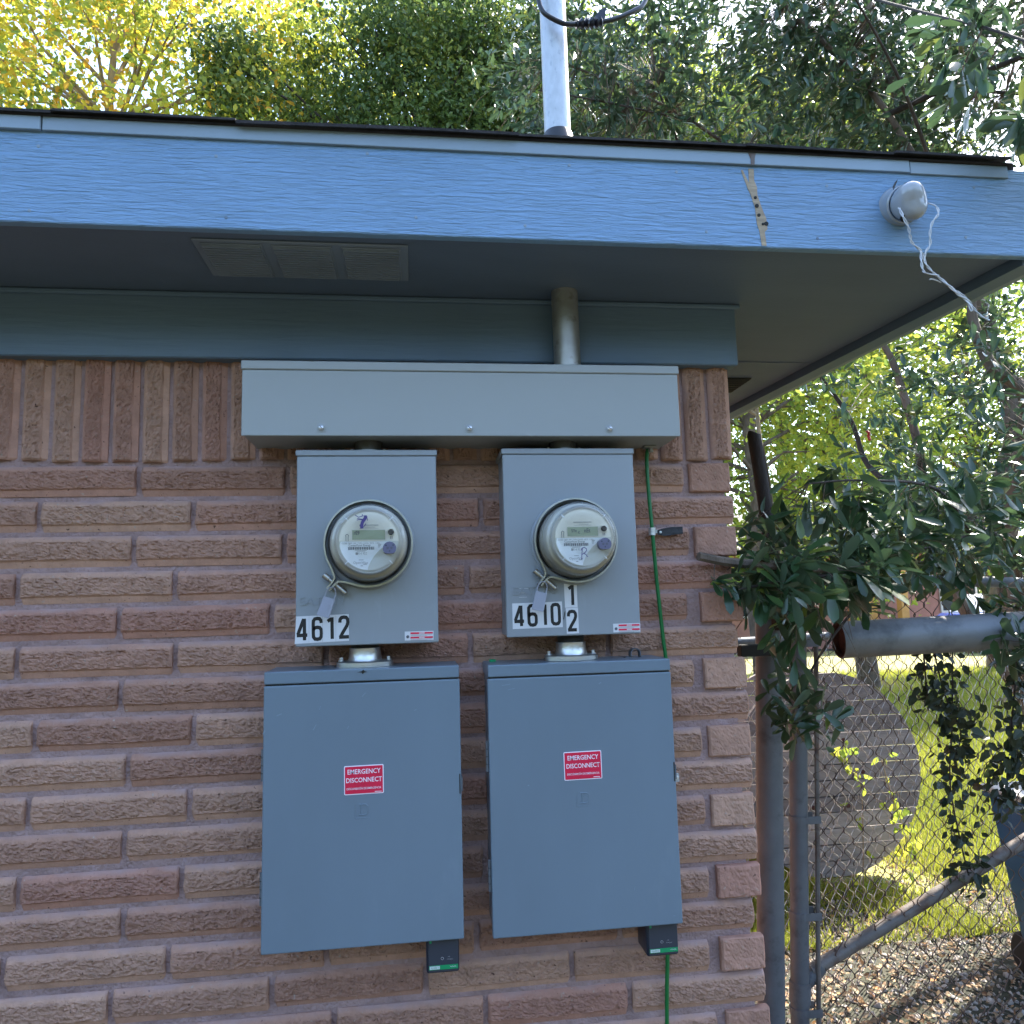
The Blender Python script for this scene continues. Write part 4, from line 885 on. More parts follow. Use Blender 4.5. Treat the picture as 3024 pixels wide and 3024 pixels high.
B().lathe([(-.035, .0335), (-.035, .036), (.035, .036), (.035, .0335)], (lean(.22), FY, .22), ax=(.06, 0, 1), n=24).build('brace_band', M['galvdull'], t, smooth=True)
B().cyl((1.27, FY-.004, 1.672), (2.9, FY-.004, 1.592), .021, 18).build('top_rail', M['galvdull'], t, smooth=True)
V, F = [], []
plane = lambda a, d, z: (a+.0665*(z-.8)*max(0, 1-(a-1.4)/1.4), FY-.012+d+.012*math.sin(a*5)*math.sin(z*4), z)
for i in range(36): wirezig(V, F, 1.425+i*.0385+.004*math.sin(i*1.3), .03, 1.655-.0009*i, .076, .0215, i, plane, .0026, .004)
npmesh('chain_link', V, F, M['meshwire'], t, True, kind='stuff')
# far fence running back at an angle
t = thing('chain_link_fence', 'pale grey chain link fence slanting away behind the rusty one', 'fence', (1.25, 1.35, 0))
d0 = Vector((1.18, 1.16)); d1 = Vector((3.9, 2.3)); dd = (d1-d0); LN2 = dd.length; dd.normalize(); nn = Vector((-dd.y, dd.x))
V, F = [], []
pl2 = lambda a, d, z: (d0.x+dd.x*a+nn.x*d, d0.y+dd.y*a+nn.y*d, z)
for i in range(int(LN2/.0385)): wirezig(V, F, .02+i*.0385, .02, 1.40, .076, .0215, i, pl2, .0021, .002, 3)
npmesh('chain_link', V, F, M['meshlit'], t, True, kind='stuff')
for a in (0.0, 2.93):
    p = pl2(a, 0, 0); leanpost(t, p, (p[0]+.01, p[1], 1.44), .024, M['galvdull'])
p, q = pl2(0, 0, 1.42), pl2(2.93, 0, 1.42); B().cyl(p, q, .017, 14).build('top_rail', M['galvdull'], t, smooth=True)
# big cut pipe
t = thing('cut_pipe', 'thick galvanised pipe with a rusty cut end above the lawn', 'pipe', (1.31, .58, 1.452))
a0, a1 = Vector((1.327, .60, 1.452)), Vector((3.4, .28, 1.515)); ax = (a1-a0).normalized()
B().lathe([(0, .0570), (.002, .0578), ((a1-a0).length, .0578)], a0, ax, 40).build('pipe_wall', M['bigpipe'], t, smooth=True)
B().lathe([(0.0006, .0570), (.0004, .052), (.02, .0515), (.022, 0)], a0, ax, 40).build('rusty_end', M['rust'], t, smooth=True)
B().cyl((3.1, .33, 0), (3.1, .33, 1.455), .05, 20).build('support_post', M['galvdull'], t, smooth=True)
# dark pole rising from the post
t = thing('leaning_pole', 'dark leaning pole with rounded top among the oak leaves', 'pole', (1.215, .83, 1.5))
pp = smooth([(1.232, .80, 1.48), (1.222, .80, 1.70), (1.205, .80, 1.95), (1.186, .80, 2.14), (1.184, .80, 2.155), (1.183, .80, 2.162)], 4)
B().tube(pp, [.0235]*(len(pp)-5)+[.0232, .0225, .021, .016, .005], 16).build('pole', M['darkbark'], t, smooth=True)
B().tube([(1.256, .79, 1.5), (1.243, .79, 1.75), (1.225, .79, 2.0), (1.21, .79, 2.12)], .0035, 6).build('pale_edge_strip', M['palebark'], t, smooth=True)

# ------------------------------------------------------------------ wooden cable reel standing on edge
CR = Vector((2.33, 2.55, .575)); RR = .57
t = thing('cable_reel', 'large round grey wooden cable reel standing on edge on the grass', 'cable reel', (CR.x, CR.y, 0))
def reel_disc(y0, y1, seed):
    z = -RR+.003; k = 0
    while z < RR-.02:
        h = .088; z1 = min(z+h, RR-.003); n = 7; pts = []
        for i in range(n+1): zz = z+.0035+(z1-z-.007)*i/n; pts.append((math.sqrt(max(RR*RR-zz*zz, 0)), zz))
        if max(p[0] for p in pts) > .05:
            poly = [(CR.x+a, CR.z+c) for a, c in pts]+[(CR.x-a, CR.z+c) for a, c in reversed(pts)]
            B().prism(poly, y0+random.uniform(-.002, .002), y1).build('plank', M['plank'], t)
        z = z1
reel_disc(CR.y, CR.y+.024, 1); reel_disc(CR.y+.40, CR.y+.424, 2)
B().box((CR.x-.06, CR.y+.0245, CR.z-RR*.93), (CR.x+.06, CR.y+.045, CR.z+RR*.93)).build('backing_board', M['plank'], t)
B().cyl((CR.x, CR.y+.0455, CR.z), (CR.x, CR.y+.3995, CR.z), .26, 28).build('drum', M['plank'], t)
for a in range(0, 360, 60): B().cyl((CR.x+.21*math.cos(math.radians(a)), CR.y-.006, CR.z+.21*math.sin(math.radians(a))), (CR.x+.21*math.cos(math.radians(a)), CR.y, CR.z+.21*math.sin(math.radians(a))), .013, 6).build('bolt_head', M['rust'], t)
# ------------------------------------------------------------------ blue bin
t = thing('blue_bin', 'blue plastic bin with pale lid behind the fence brace', 'bin', (2.62, 1.45, 0))
bx0, bx1, by0, by1 = 2.425, 2.98, 1.07, 1.42
b = B(); b.hexa([(bx0+.07, by0+.05, .03), (bx1-.07, by0+.05, .03), (bx1-.07, by1-.05, .03), (bx0+.07, by1-.05, .03), (bx0, by0, .735), (bx1, by0, .735), (bx1, by1, .735), (bx0, by1, .735)], .02, 2); b.build('body', M['blue'], t, smooth=True)
B().box((bx0-.015, by0-.015, .715), (bx1+.015, by1+.015, .738), .008, 2).build('rim', M['blue'], t, smooth=True)
B().box((bx0-.02, by0-.03, .7385), (bx1+.02, by1+.02, .768), .012, 2).build('lid', M['lid'], t, smooth=True)
for xx in (bx0+.06, bx1-.10): B().cyl((xx, by1-.06, .09), (xx+.04, by1-.06, .09), .09, 20, .01).build('wheel', M['tyre'], t, smooth=True)
B().cyl((bx0+.1, by1+.05, .70), (bx1-.1, by1+.05, .70), .014, 12).build('handle', M['blue'], t, smooth=True)

# ------------------------------------------------------------------ far house and car across the grass
t = thing('far_house', 'distant pink brick house with an orange wooden porch post', 'house', (12, 19.5, 0))
B().box((6.5, 19.5, 0), (16.8, 26, 2.75)).build('wall', M['pinkbrick'], t)
b = B(); b.hexa([(6.0, 18.6, 2.75), (17.6, 18.6, 2.75), (17.6, 26.5, 2.75), (6.0, 26.5, 2.75), (6.6, 22.4, 4.3), (17, 22.4, 4.3), (17, 22.8, 4.3), (6.6, 22.8, 4.3)]); b.build('roof', M['roofgrey'], t)
for x in (9.0, 15.6):
    wd = B().box((x, 19.46, 1.0), (x+1.1, 19.5, 2.1)).build('window', M['glassdark'], t)
    b = B(); b.box((x-.06, 19.44, .94), (x, 19.49, 2.16)); b.box((x+1.1, 19.44, .94), (x+1.16, 19.49, 2.16)); b.box((x, 19.44, 2.1), (x+1.1, 19.49, 2.16)); b.box((x, 19.44, .94), (x+1.1, 19.49, 1.0)); b.box((x+.53, 19.44, 1.0), (x+.57, 19.455, 2.1)); b.build('window_frame', M['white'], wd)
B().box((12.6, 19.45, .05), (13.5, 19.499, 2.1)).build('door', M['orangewood'], t)
for x in (13.72, 10.2, 16.9): B().box((x, 18.62, 0), (x+.22, 18.84, 2.749)).build('porch_post', M['orangewood'], t)
t = thing('parked_car', 'small blue and white car parked in front of the distant house', 'car', (15.6, 16.6, 0))
def carpoly(poly, y0, y1, nm, m, bev=.04): return B().prism([(15.0+a, c) for a, c in poly], y0, y1, bev).build(nm, m, t, smooth=True)
carpoly([(-1.2, .32), (3.1, .32), (3.2, .62), (3.05, .86), (1.95, .98), (-.9, 1.0), (-1.25, .8)], 15.9, 17.55, 'body', M['carpaint'])
carpoly([(-.75, 1.0), (1.85, 1.0), (1.15, 1.46), (-.25, 1.48)], 16.0, 17.45, 'cabin', M['carwhite'])
carpoly([(-.5, 1.03), (.45, 1.03), (.45, 1.40), (-.18, 1.41)], 15.98, 15.995, 'window', M['glassdark'], 0); carpoly([(.55, 1.03), (1.6, 1.03), (1.07, 1.40), (.55, 1.40)], 15.98, 15.995, 'window', M['glassdark'], 0)
for a in (-.35, 2.25):
    wh = B().cyl((15.0+a, 15.86, .32), (15.0+a, 16.1, .32), .32, 24, .03).build('wheel', M['tyre'], t, smooth=True)
    B().cyl((15.0+a, 15.85, .32), (15.0+a, 15.859, .32), .19, 16).build('rim', M['galv'], wh)

# ------------------------------------------------------------------ leaves
def leaf_template(kind):
    if kind == 'oak':                              # obovate blade folded on the midrib
        T = [0, .12, .36, .64, .86, 1.]; W = [.0, .045, .105, .155, .135, .0]
        mid = [(t, 0, -.10*t*t) for t in T]; V = list(mid); li = {}; ri = {}
        for i in range(1, 5): li[i] = len(V); V.append((T[i], W[i], .045*W[i]/.155-.10*T[i]**2+.0)); ri[i] = len(V); V.append((T[i], -W[i], .045*W[i]/.155-.10*T[i]**2))
        F = [(0, 1, li[1], li[1]), (0, ri[1], 1, 1)]
        for i in range(1, 4): F += [(i, i+1, li[i+1], li[i]), (ri[i], ri[i+1], i+1, i)]
        F += [(4, 5, li[4], li[4]), (ri[4], 5, 4, 4)]
    elif kind == 'broad':
        V = [(0, 0, 0), (.35, .30, .05), (.35, -.30, .05), (.5, 0, -.02), (.75, .2, .0), (.75, -.2, .0), (1, 0, -.1)]
        F = [(0, 3, 1, 1), (0, 2, 3, 3), (1, 3, 6, 4), (2, 5, 6, 3)]
    elif kind == 'blade':
        V = [(0, .05, 0), (0, -.05, 0), (1, 0, 0)]; F = [(0, 1, 2, 2)]
    else:
        V = [(0, 0, 0), (.45, .22, .06), (1, 0, -.05), (.45, -.22, .06)]; F = [(0, 2, 1, 1), (0, 3, 2, 2)]
    return np.array(V, float), F
def frames(D, N):
    D = D/np.linalg.norm(D, axis=1, keepdims=True); Y = np.cross(N, D); Y /= np.linalg.norm(Y, axis=1, keepdims=True)+1e-9; Z = np.cross(D, Y)
    return D, Y, Z
def leaves_mesh(name, kind, O, D, N, L, tint, m, parent=None, part_kind='stuff'):
    T, F = leaf_template(kind); X, Y, Z = frames(D, N); n = len(O); k = len(T)
    V = O[:, None, :]+(T[None, :, 0:1]*X[:, None, :]+T[None, :, 1:2]*Y[:, None, :]+T[None, :, 2:3]*Z[:, None, :])*L[:, None, None]
    tri = []
    for f in F:
        f = list(dict.fromkeys(f)); tri.append(f[:3])
        if len(f) == 4: tri.append([f[0], f[2], f[3]])
    tri = np.array(tri); FF = (tri[None]+(np.arange(n)*k)[:, None, None]).reshape(-1, 3)
    return npmesh(name, V.reshape(-1, 3), FF, m, parent, kind == 'oak', {'tint': ('FACE', np.repeat(tint, len(tri)))}, part_kind)
def rdir(n, zb=0., zs=1.):
    v = rng.normal(size=(n, 3)); v[:, 2] = v[:, 2]*zs+zb; return v/np.linalg.norm(v, axis=1, keepdims=True)
def inside(n, c, r, shell=.55):
    v = rng.normal(size=(n, 3)); v /= np.linalg.norm(v, axis=1, keepdims=True); rad = rng.uniform(shell**3, 1, n)**(1/3)
    return np.array(c)+v*rad[:, None]*np.array(r)

# ------------------------------------------------------------------ near oak
oak = thing('oak_tree', 'glossy leaved oak whose branches reach over the fence toward the brick corner', 'tree', (3.35, 2.1, 0))
LIMBS = [
    ([(3.36, 2.1, 0), (3.3, 2.1, 1.2), (3.24, 2.15, 1.75), (3.33, 2.2, 2.23), (3.42, 2.2, 2.6), (3.3, 2.3, 3.6), (3.0, 2.4, 4.8), (2.8, 2.4, 5.8)], .105, .02),
    ([(3.24, 2.12, 1.9), (3.22, 1.9, 2.4), (3.15, 1.8, 2.61), (2.98, 1.8, 2.75), (2.9, 1.8, 2.98), (2.87, 1.8, 3.3), (2.6, 1.9, 4.2), (2.1, 2.0, 4.9)], .055, .012),
    ([(3.32, 2.12, .9), (3.0, 2.2, 1.5), (2.83, 2.2, 1.93), (2.82, 2.2, 2.38), (2.72, 2.2, 2.84), (2.64, 2.2, 3.03), (2.3, 2.3, 3.8), (1.6, 2.2, 4.3), (.8, 2.1, 4.55)], .042, .006),
    ([(2.83, 2.25, 2.1), (2.7, 2.5, 2.35), (2.59, 2.5, 2.67), (2.26, 2.5, 3.13), (1.8, 2.4, 3.7), (1.4, 2.2, 4.5)], .022, .006),
    ([(3.28, 2.1, 1.45), (2.75, 1.5, 1.72), (2.3, 1.0, 1.80), (1.9, .70, 1.78), (1.5, .45, 1.72), (1.15, .2, 1.66), (.85, .0, 1.63), (.72, -.07, 1.615)], .02, .0022),
    ([(1.9, .70, 1.78), (1.55, .38, 1.90), (1.2, .2, 1.90), (1.0, .12, 1.88)], .008, .002),
    ([(2.3, 1.0, 1.8), (2.1, .65, 1.62), (1.92, .42, 1.47), (1.78, .30, 1.40)], .009, .002),
    ([(1.5, .45, 1.72), (1.25, .42, 1.52), (1.12, .42, 1.36), (1.08, .42, 1.25)], .006, .002),
    ([(3.27, 2.1, 1.6), (2.8, 1.2, 2.0), (2.45, .8, 2.12), (2.1, .55, 2.05)], .018, .003),
    ([(1.15, .2, 1.66), (.90, .02, 1.665), (.72, -.035, 1.675), (.632, -.05, 1.69)], .012, .0105),
    ([(2.87, 1.8, 3.3), (2.2, 1.2, 3.75), (1.7, .8, 3.9)], .015, .003),
    ([(1.7, .8, 3.9), (1.55, .25, 3.35), (1.40, -.25, 2.85), (1.29, -.43, 2.62), (1.235, -.46, 2.52)], .006, .002),
    ([(3.0, 2.4, 4.8), (3.6, 2.2, 4.6), (4.2, 1.9, 4.4)], .02, .005),
    ([(2.6, 1.9, 4.2), (3.0, 1.2, 4.1), (3.1, .7, 3.7), (3.0, .4, 3.3)], .018, .004),
    ([(1.6, 2.2, 4.3), (1.0, 1.8, 4.1), (.6, 1.6, 4.0)], .009, .003),
]
LP = []
for pts, ra, rb in LIMBS:
    P = smooth(pts, 5); k = len(P)
    B().tube(P, [ra+(rb-ra)*(i/(k-1))**.7 for i in range(k)], 9 if ra > .03 else 7).build('trunk' if ra > .1 else 'branch', M['bark'] if ra > .03 or rb > .01 else M['darkbark'], oak, smooth=True)
    if ra < .1: LP += [tuple(p) for p in P[2:]]
    else: LP += [tuple(p) for p in P[12:]]
LPa = np.array(LP)
REG = [  # centre, radii, twigs, leaf length
    ((.98, .13, 1.62), (.24, .20, .22), 52, .082), ((1.22, .3, 1.77), (.32, .22, .18), 46, .080), ((1.62, .5, 1.75), (.42, .28, .20), 56, .080), ((2.7, 3.6, 5.3), (2.4, .7, .85), 520, .08), ((1.08, .40, 1.32), (.13, .10, .13), 14, .080), ((1.215, -.46, 2.50), (.05, .04, .08), 8, .075), ((1.45, .0, 3.0), (.12, .15, .25), 14, .08),
    ((2.05, .75, 1.83), (.55, .40, .33), 66, .080), ((1.95, .45, 1.48), (.26, .18, .12), 20, .085), ((.80, -.05, 1.63), (.15, .07, .10), 18, .070),
    ((2.55, 1.5, 2.25), (.75, .55, .60), 150, .075), ((3.1, 1.9, 2.6), (.7, .6, .9), 130, .078), ((2.7, 2.3, 3.0), (.8, .6, .5), 80, .076),
    ((1.9, 2.2, 4.35), (1.5, .7, .75), 640, .078), ((2.95, 2.0, 4.5), (1.0, .9, .8), 640, .078), ((2.9, .7, 3.6), (.45, .5, .35), 60, .085), ((1.0, 2.0, 4.4), (.6, .5, .5), 80, .078), ((2.2, 2.6, 5.3), (1.6, .8, .7), 160, .078)]
LO, LD, LNn, LL, LT = [], [], [], [], []
tw = B(); TW = []
for c, r, n, ll in REG:
    tips = inside(n, c, r, .2)
    for p in tips:
        dist = np.linalg.norm(LPa-p, axis=1); q = LPa[dist.argmin()]; dv_ = p-q; dl_ = np.linalg.norm(dv_)
        mid = q+dv_*.55+np.array([0, 0, .08*dl_])+rng.normal(0, .03*dl_+.005, 3)
        TW.append((q, mid, p, .0016+.0022*min(1, dl_)))
        if dl_ > .35:
            out = (p-mid)
        else: out = (p-mid)+rng.normal(0, .02, 3)
        out = out/(np.linalg.norm(out)+1e-6)
        nl = int(rng.integers(7, 12))
        for j in range(nl):
            u = rng.uniform(0, 1)**.6; base = p-out*(1-u)*min(.16, .7*dl_+.05)
            a = rng.normal(size=3); a -= out*a.dot(out); a /= np.linalg.norm(a)+1e-6
            d_ = out*rng.uniform(.25, .9)+a*rng.uniform(.5, 1)+np.array([0, 0, rng.uniform(-.35, .15)])
            up_ = np.array([0, 0, 1.])+rng.normal(0, .55, 3)
            LO.append(base+rng.normal(0, .004, 3)); LD.append(d_); LNn.append(up_); LL.append(ll*rng.uniform(.5, 1.2)); LT.append(rng.beta(1.6, 3.2) if rng.uniform() > .06 else rng.uniform(.85, 1))
LO, LD, LNn, LL, LT = map(np.array, (LO, LD, LNn, LL, LT))
# keep leaves out of the roof and the wall
bad = (LO[:, 0] < 1.24) & (LO[:, 1] > -.41) & (LO[:, 2] > 2.2) & (LO[:, 2] < 2.75)
bad |= (LO[:, 0] < .80) & (LO[:, 1] > -.035) & (LO[:, 2] < 2.3)
q_ = LO[:, 1]+1.7; ax_, az_ = LO[:, 0]/q_, (LO[:, 2]-1.6)/q_
bad |= (LO[:, 1] < .9) & (ax_ > .545) & (ax_ < .665) & (az_ > -.115) & (az_ < -.028)      # twigs trimmed back round the pipe end
ok = ~bad; LO, LD, LNn, LL, LT = LO[ok], LD[ok], LNn[ok], LL[ok], LT[ok]
V, F = [], []
for q, mid, p, r in TW:
    pts = [q, q*.3+mid*.6+p*.1, mid*.6+p*.4, p]; base = len(V)
    for i, a in enumerate(pts):
        for k in range(3): an = 2.094*k; V.append(a+np.array([math.cos(an)*r, math.sin(an)*r*.7, math.sin(an)*r*.7])*(1-.2*i))
    for i in range(3):
        for k in range(3): o_ = base+i*3; F.append((o_+k, o_+(k+1) % 3, o_+3+(k+1) % 3, o_+3+k))
npmesh('twigs', V, F, M['bark'], oak, True, kind='stuff')
camp = np.array([0, -1.7, 1.6]); order = np.argsort(np.linalg.norm(LO-camp, axis=1)-(LL*2)); near, rest = order[:290], order[290:]
leaves_mesh('crown', 'oak', LO[rest], LD[rest], LNn[rest], LL[rest], LT[rest], M['oak'], oak)
T_, F_ = leaf_template('oak'); lmeshes = []
for tv in (.05, .2, .35, .5, .65, .95):
    me = bpy.data.meshes.new('leaf'); me.from_pydata([tuple(v) for v in T_], [], [tuple(dict.fromkeys(f)) for f in F_]); me.materials.append(M['oak'])
    at = me.attributes.new('tint', 'FLOAT', 'FACE'); at.data.foreach_set('value', [tv]*len(me.polygons)); me.polygons.foreach_set('use_smooth', [True]*len(me.polygons)); lmeshes.append(me)
TV = np.array([.05, .2, .35, .5, .65, .95]); X, Y, Z = frames(LD, LNn)
for i in near:
    o = bpy.data.objects.new('leaf', lmeshes[int(np.abs(TV-LT[i]).argmin())]); COL.objects.link(o); o.parent = oak
    R_ = Matrix((X[i], Y[i], Z[i])).transposed(); o.matrix_local = Matrix.Translation(Vector(LO[i])-OFF[oak]) @ R_.to_4x4() @ Matrix.Scale(LL[i], 4)
sp_ = B()
for k in range(7): sp_.lathe([(-.006, .001), (-.004, .007), (0, .010), (.005, .007), (.007, .001)], (2.70+rng.normal(0, .004), 2.48+rng.normal(0, .004), 2.505+k*.009), ax=(0, 0, 1), n=8)
sp_.build('seed_pod', M['berry'], oak, smooth=True)

# ------------------------------------------------------------------ trees behind
def tree(name, label, base, top, trunk_r, crowns, leaf, size, m, bark, tint=(0, 1), group=None, limb_r=.03, spread=.32, kind='broad'):
    t = thing(name, label, 'tree', (base[0], base[1], 0), group)
    k = 7; P = [Vector((base[0]+(top[0]-base[0])*i/k+random.uniform(-.08, .08), base[1]+(top[1]-base[1])*i/k+random.uniform(-.08, .08), top[2]*i/k)) for i in range(k+1)]
    P = smooth(P, 3); n = len(P); B().tube(P, [trunk_r*(1-.8*i/(n-1)) for i in range(n)], 9).build('trunk', bark, t, smooth=True)
    pa = np.array([tuple(p) for p in P[n//4:]]); O, D, N, L, T = [], [], [], [], []; lb = B()
    for (c, r, ncl, per, sg) in crowns:
        cl = inside(ncl, c, r, .35)
        for q in cl:
            lowp = pa[np.argmin(np.linalg.norm(pa-(q-np.array([0, 0, .35*abs(q[2]-pa[0][2])*.6])), axis=1))]
            if rng.uniform() < .18:
                mid = lowp*.45+q*.55+np.array([0, 0, .12])+rng.normal(0, .12, 3); lb.tube([tuple(lowp), tuple(mid), tuple(q)], [limb_r, limb_r*.55, limb_r*.2], 5, cap=False)
            nn_ = int(per*rng.uniform(.5, 1.4)); pts = q+rng.normal(0, sg, (nn_, 3))*np.array([1, 1, .75]); tb = rng.uniform(tint[0], tint[1])
            O.append(pts); D.append(rdir(nn_, -.35)); N.append(rdir(nn_, .9)); L.append(size*rng.uniform(.6, 1.3, nn_)); T.append(np.clip(tb+rng.normal(0, .14, nn_), 0, 1))
    lb.build('branches', bark, t, smooth=True, kind='stuff')
    leaves_mesh('crown', kind, np.concatenate(O), np.concatenate(D), np.concatenate(N), np.concatenate(L), np.concatenate(T), m, t)
    return t
GR = 'trees behind the house and lawn'
tree('yellowing_tree', 'tall tree with sunlit yellow autumn leaves above the roof at left', (-4.6, 9.4), (-4.2, 9.0, 10.5), .16, [((-4.4, 9.0, 8.9), (3.4, 1.8, 3.0), 260, 95, .29)], 0, .105, M['yellow'], M['palebark'], (.05, .95), GR, .035)
tree('yellowing_tree', 'pale yellow green tree between the yellow tree and the dark green tree', (-1.9, 11.5), (-1.7, 11.2, 11), .14, [((-1.8, 11.2, 10.2), (2.0, 1.5, 2.8), 120, 100, .30)], 0, .105, M['yellow'], M['palebark'], (.05, .55), GR, .03)
tree('dark_green_tree', 'dense dark green small leaved tree above the roof left of the mast', (.4, 9.6), (.3, 9.4, 10.5), .2, [((.15, 9.2, 8.7), (2.1, 1.4, 2.6), 380, 160, .22), ((1.9, 9.6, 9.4), (1.5, 1.0, 2.2), 190, 120, .26), ((-2.25, 8.0, 8.6), (.42, .35, .75), 26, 110, .2)], 0, .078, M['green'], M['darkbark'], (.0, .9), GR, .04)
tree('green_tree', 'green tree behind the oak right of the mast', (3.9, 10.6), (3.8, 10.4, 10.5), .2, [((3.6, 10.2, 8.6), (2.6, 1.4, 2.8), 380, 140, .32)], 0, .075, M['lime'], M['bark'], (.0, .7), GR, .04)
tree('slender_tree', 'slender pale barked tree with lime leaves seen under the side eave', (3.55, 5.0), (3.15, 5.1, 4.6), .045, [((3.1, 5.3, 4.4), (1.3, .8, 1.0), 60, 50, .24)], 0, .075, M['lime'], M['palebark'], (.1, .8), GR, .02)
tree('lime_tree', 'yellow green tree with grey trunk beyond the fence under the eave', (4.15, 7.2), (4.2, 7.4, 6.5), .15, [((4.4, 7.9, 4.3), (1.9, 1.0, 2.4), 200, 75, .28)], 0, .080, M['lime'], M['bark'], (.2, 1), GR, .035)
tree('lime_tree', 'bright yellow green tree behind the oak trunk at right', (7.3, 10.2), (7.2, 10.2, 7.5), .18, [((6.9, 10.4, 4.9), (2.5, 1.4, 3.6), 260, 85, .32), ((7.4, 11.2, 9.2), (2.9, 1.2, 2.4), 300, 120, .34)], 0, .095, M['lime'], M['bark'], (.1, .9), GR, .04)
tree('lime_tree', 'farther yellow green tree at the right edge behind the oak', (11.6, 12.6), (11.5, 12.6, 9), .2, [((11.2, 12.8, 6.2), (2.8, 1.6, 4.0), 260, 90, .36)], 0, .11, M['lime'], M['bark'], (.0, .7), GR, .05)
tree('green_tree', 'tall green tree far behind the oak at top right', (8.4, 14.6), (8.2, 14.5, 13), .25, [((7.6, 14.2, 10.6), (4.6, 1.6, 4.0), 420, 140, .42)], 0, .11, M['green'], M['bark'], (.2, .9), GR, .05)
# far-off wood and an added light-blocking ring, one mass
n = 26000; a = rng.uniform(-26, 46, n); hh = 4.5+2.6*np.sin(a*.45)+1.8*np.sin(a*1.1+1)
O = np.stack([a, 29+rng.normal(0, 1.3, n), rng.uniform(0, 1, n)**.8*hh], 1)
n2 = 26000; th = rng.uniform(math.radians(150), math.radians(390), n2); rad = 23+rng.normal(0, 1.2, n2); h2 = 6.5+1.4*np.sin(th*7)+.9*np.sin(th*17)   # unseen ring added behind the viewer to block low sky and darken the eaves
O = np.concatenate([O, np.stack([rad*np.cos(th), rad*np.sin(th), rng.uniform(0, 1, n2)*h2], 1)]); a = np.concatenate([a, th*9]); n += n2
o = leaves_mesh('far_wood_and_sky_block', 'broad', O, rdir(n, -.2), rdir(n, .8), np.where(np.arange(n) < 26000, rng.uniform(.25, .5, n), rng.uniform(.5, .9, n)), np.clip(.35+.3*np.sin(a*.8)+rng.normal(0, .15, n), 0, 1), M['green']); o['label'] = 'far off belt of green trees, with an unseen ring added to shade the eaves'; o['category'] = 'wood'

# ------------------------------------------------------------------ ivy, vines
def vine(name, label, strands, m, per, size, spread, cat='plant', stem=None):
    t = thing(name, label, cat, strands[0][-1]); O, D, N, L, T = [], [], [], [], []; b = B()
    for st in strands:
        P = smooth(st, 8); b.tube(P, .003, 5)
        for p in P:
            nn_ = rng.poisson(per)
            for _ in range(nn_):
                O.append(np.array(p)+rng.normal(0, spread, 3)); D.append(np.array([rng.normal(), rng.normal()*.6, -abs(rng.normal())*1.2])); N.append(np.array([rng.normal()*.5, -1, rng.normal()*.5])); L.append(size*rng.uniform(.6, 1.3)); T.append(rng.beta(1.3, 3))
    b.build('stem', stem or M['darkbark'], t, smooth=True)
    leaves_mesh('foliage', 'broad', np.array(O), np.array(D), np.array(N), np.array(L), np.array(T), m, t); return t
vine('hanging_ivy', 'dark ivy hanging on the chain link under the cut pipe', [[(1.90, .955, 1.42), (1.93, .95, 1.22), (1.98, .95, 1.08), (1.94, .95, .98)], [(1.98, .95, 1.40), (1.95, .95, 1.12), (1.92, .95, .90), (1.94, .95, .70), (1.96, .95, .58)], [(1.86, .95, 1.38), (1.86, .95, 1.20)]], M['ivy'], 5.0, .040, .030)
vine('hanging_ivy', 'larger dark ivy clump on the fence at the right edge', [[(2.26, .955, 1.5), (2.22, .95, 1.25), (2.18, .95, 1.05), (2.20, .95, .95)], [(2.30, .955, 1.45), (2.30, .95, 1.2), (2.26, .95, .98)], [(2.20, .95, 1.02), (2.14, .95, .88), (2.12, .95, .80)]], M['ivy'], 6.5, .043, .045)
vine('reel_vine', 'bright yellow green vine leaves in front of the wooden reel', [[(2.30, 2.20, .02), (2.52, 2.22, .12), (2.57, 2.24, .30), (2.52, 2.25, .5), (2.48, 2.26, .70)], [(2.28, 2.20, .02), (2.34, 2.24, .55), (2.29, 2.25, .70), (2.27, 2.25, .78)]], M['vine'], 1.5, .058, .025, stem=M['palebark'])

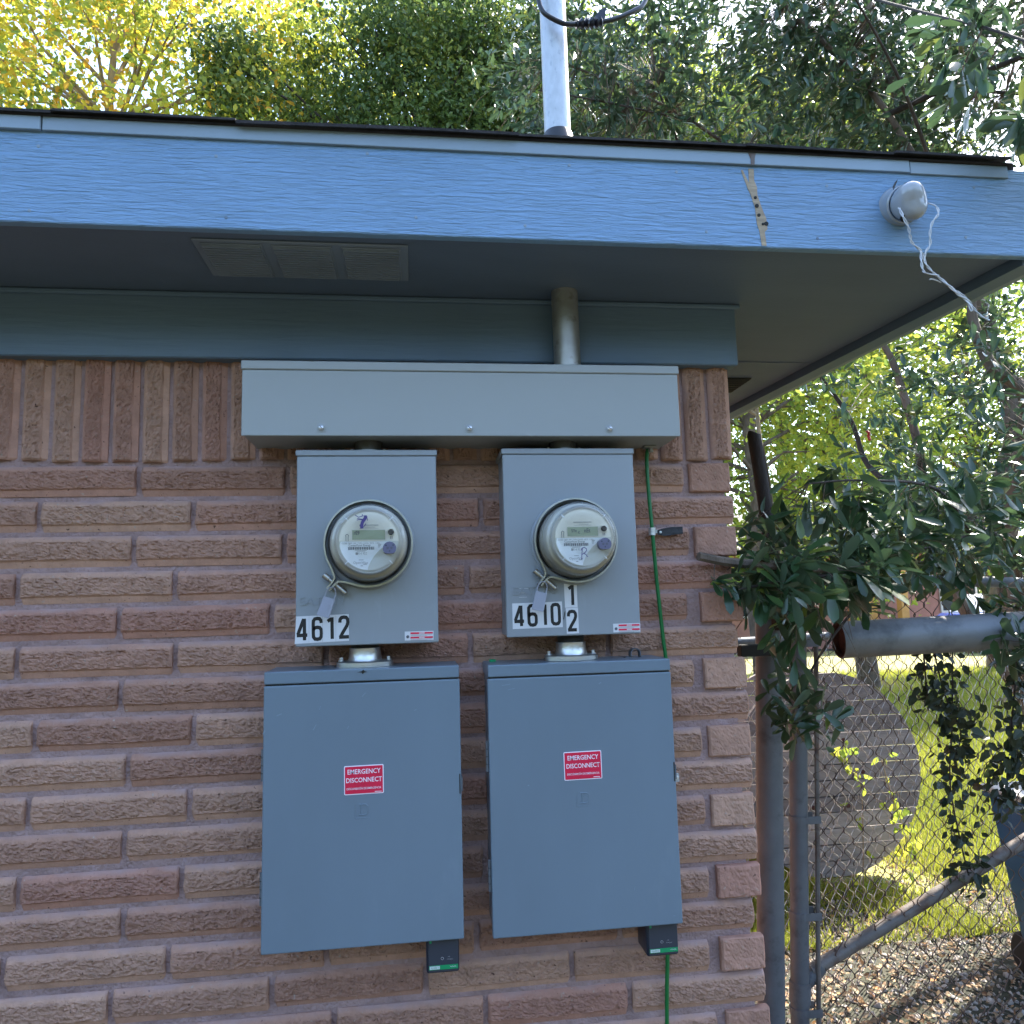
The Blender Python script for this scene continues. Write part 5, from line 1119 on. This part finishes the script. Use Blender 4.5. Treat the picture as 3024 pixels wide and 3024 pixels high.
# ------------------------------------------------------------------ ground cover
b = B(); b.face([(1.6, 2.3, .004), (30, 1.4, .004), (34, 18.5, .004), (-2, 18.5, .004)]); lawn = structure(b.build('lawn', mat('lawn soil', (.22, .21, .06), .95, var=.35, vscale=3, col2=(.30, .26, .12), spots=.02, bump=.6, bscale=40)))
n = 420000; u = rng.uniform(0, 1, n)**1.9; yy = 1.75+u*11; xx = 1.2+rng.uniform(0, 1, n)*(2.0+yy*.95)
keep = (rng.uniform(0, 1, n) < np.clip((yy-1.95-.35*np.sin(xx*3)-.25*np.sin(xx*7+yy*3))*.55+.12+.25*np.sin(xx*5.3+1)*np.sin(yy*4.1), .03, 1)) & (np.hypot(xx-CR.x, (yy-CR.y)*2.2) > .25); xx, yy = xx[keep], yy[keep]; n = len(xx)
O = np.stack([xx, yy, np.full(n, .002)], 1); D = np.stack([rng.normal(0, .45, n), rng.normal(0, .45, n), np.ones(n)], 1); N = rdir(n, 0, .2)
patch = .45+.35*np.sin(xx*1.7+1)*np.sin(yy*1.3)
o = leaves_mesh('grass', 'blade', O, D, N, rng.uniform(.035, .085, n)*(1+.04*yy), np.clip(patch+rng.normal(0, .2, n), 0, 1), M['grass']); o['label'] = 'sunlit yellow green grass of the side lawn'; o['category'] = 'grass'
n = 13000; xx = .85+rng.uniform(0, 1, n)*3.6; yy = .75+rng.uniform(0, 1, n)**1.5*3.6
O = np.stack([xx, yy, rng.uniform(.006, .02, n)], 1); D = rdir(n, 0, .25); N = rdir(n, 1.6)
o = leaves_mesh('leaf_litter', 'broad', O, D, N, rng.uniform(.010, .034, n), rng.beta(2, 1.6, n), M['litter']); o['label'] = 'dry brown leaf litter scattered under the fence'; o['category'] = 'leaves'
n = 6000; oc = np.array([(1, 0, 0), (0, 1, 0), (-1, 0, 0), (0, -1, 0), (0, 0, 1), (0, 0, -1)], float); of = np.array([(0, 1, 4), (1, 2, 4), (2, 3, 4), (3, 0, 4), (1, 0, 5), (2, 1, 5), (3, 2, 5), (0, 3, 5)])
xx = .8+rng.uniform(0, 1, n)*2.4; yy = .7+rng.uniform(0, 1, n)*1.75; c = np.stack([xx, yy, np.full(n, .003)], 1); s_ = rng.uniform(.004, .013, (n, 1, 1))*rng.uniform(.6, 1.3, (n, 1, 3))
V = c[:, None, :]+(oc[None]+rng.normal(0, .2, (n, 6, 3)))*s_; F = (of[None]+(np.arange(n)*6)[:, None, None]).reshape(-1, 3)
o = npmesh('gravel', V.reshape(-1, 3), F, M['gravel'], None, False, kind='stuff'); o['label'] = 'pale gravel between the posts and the lawn'; o['category'] = 'gravel'
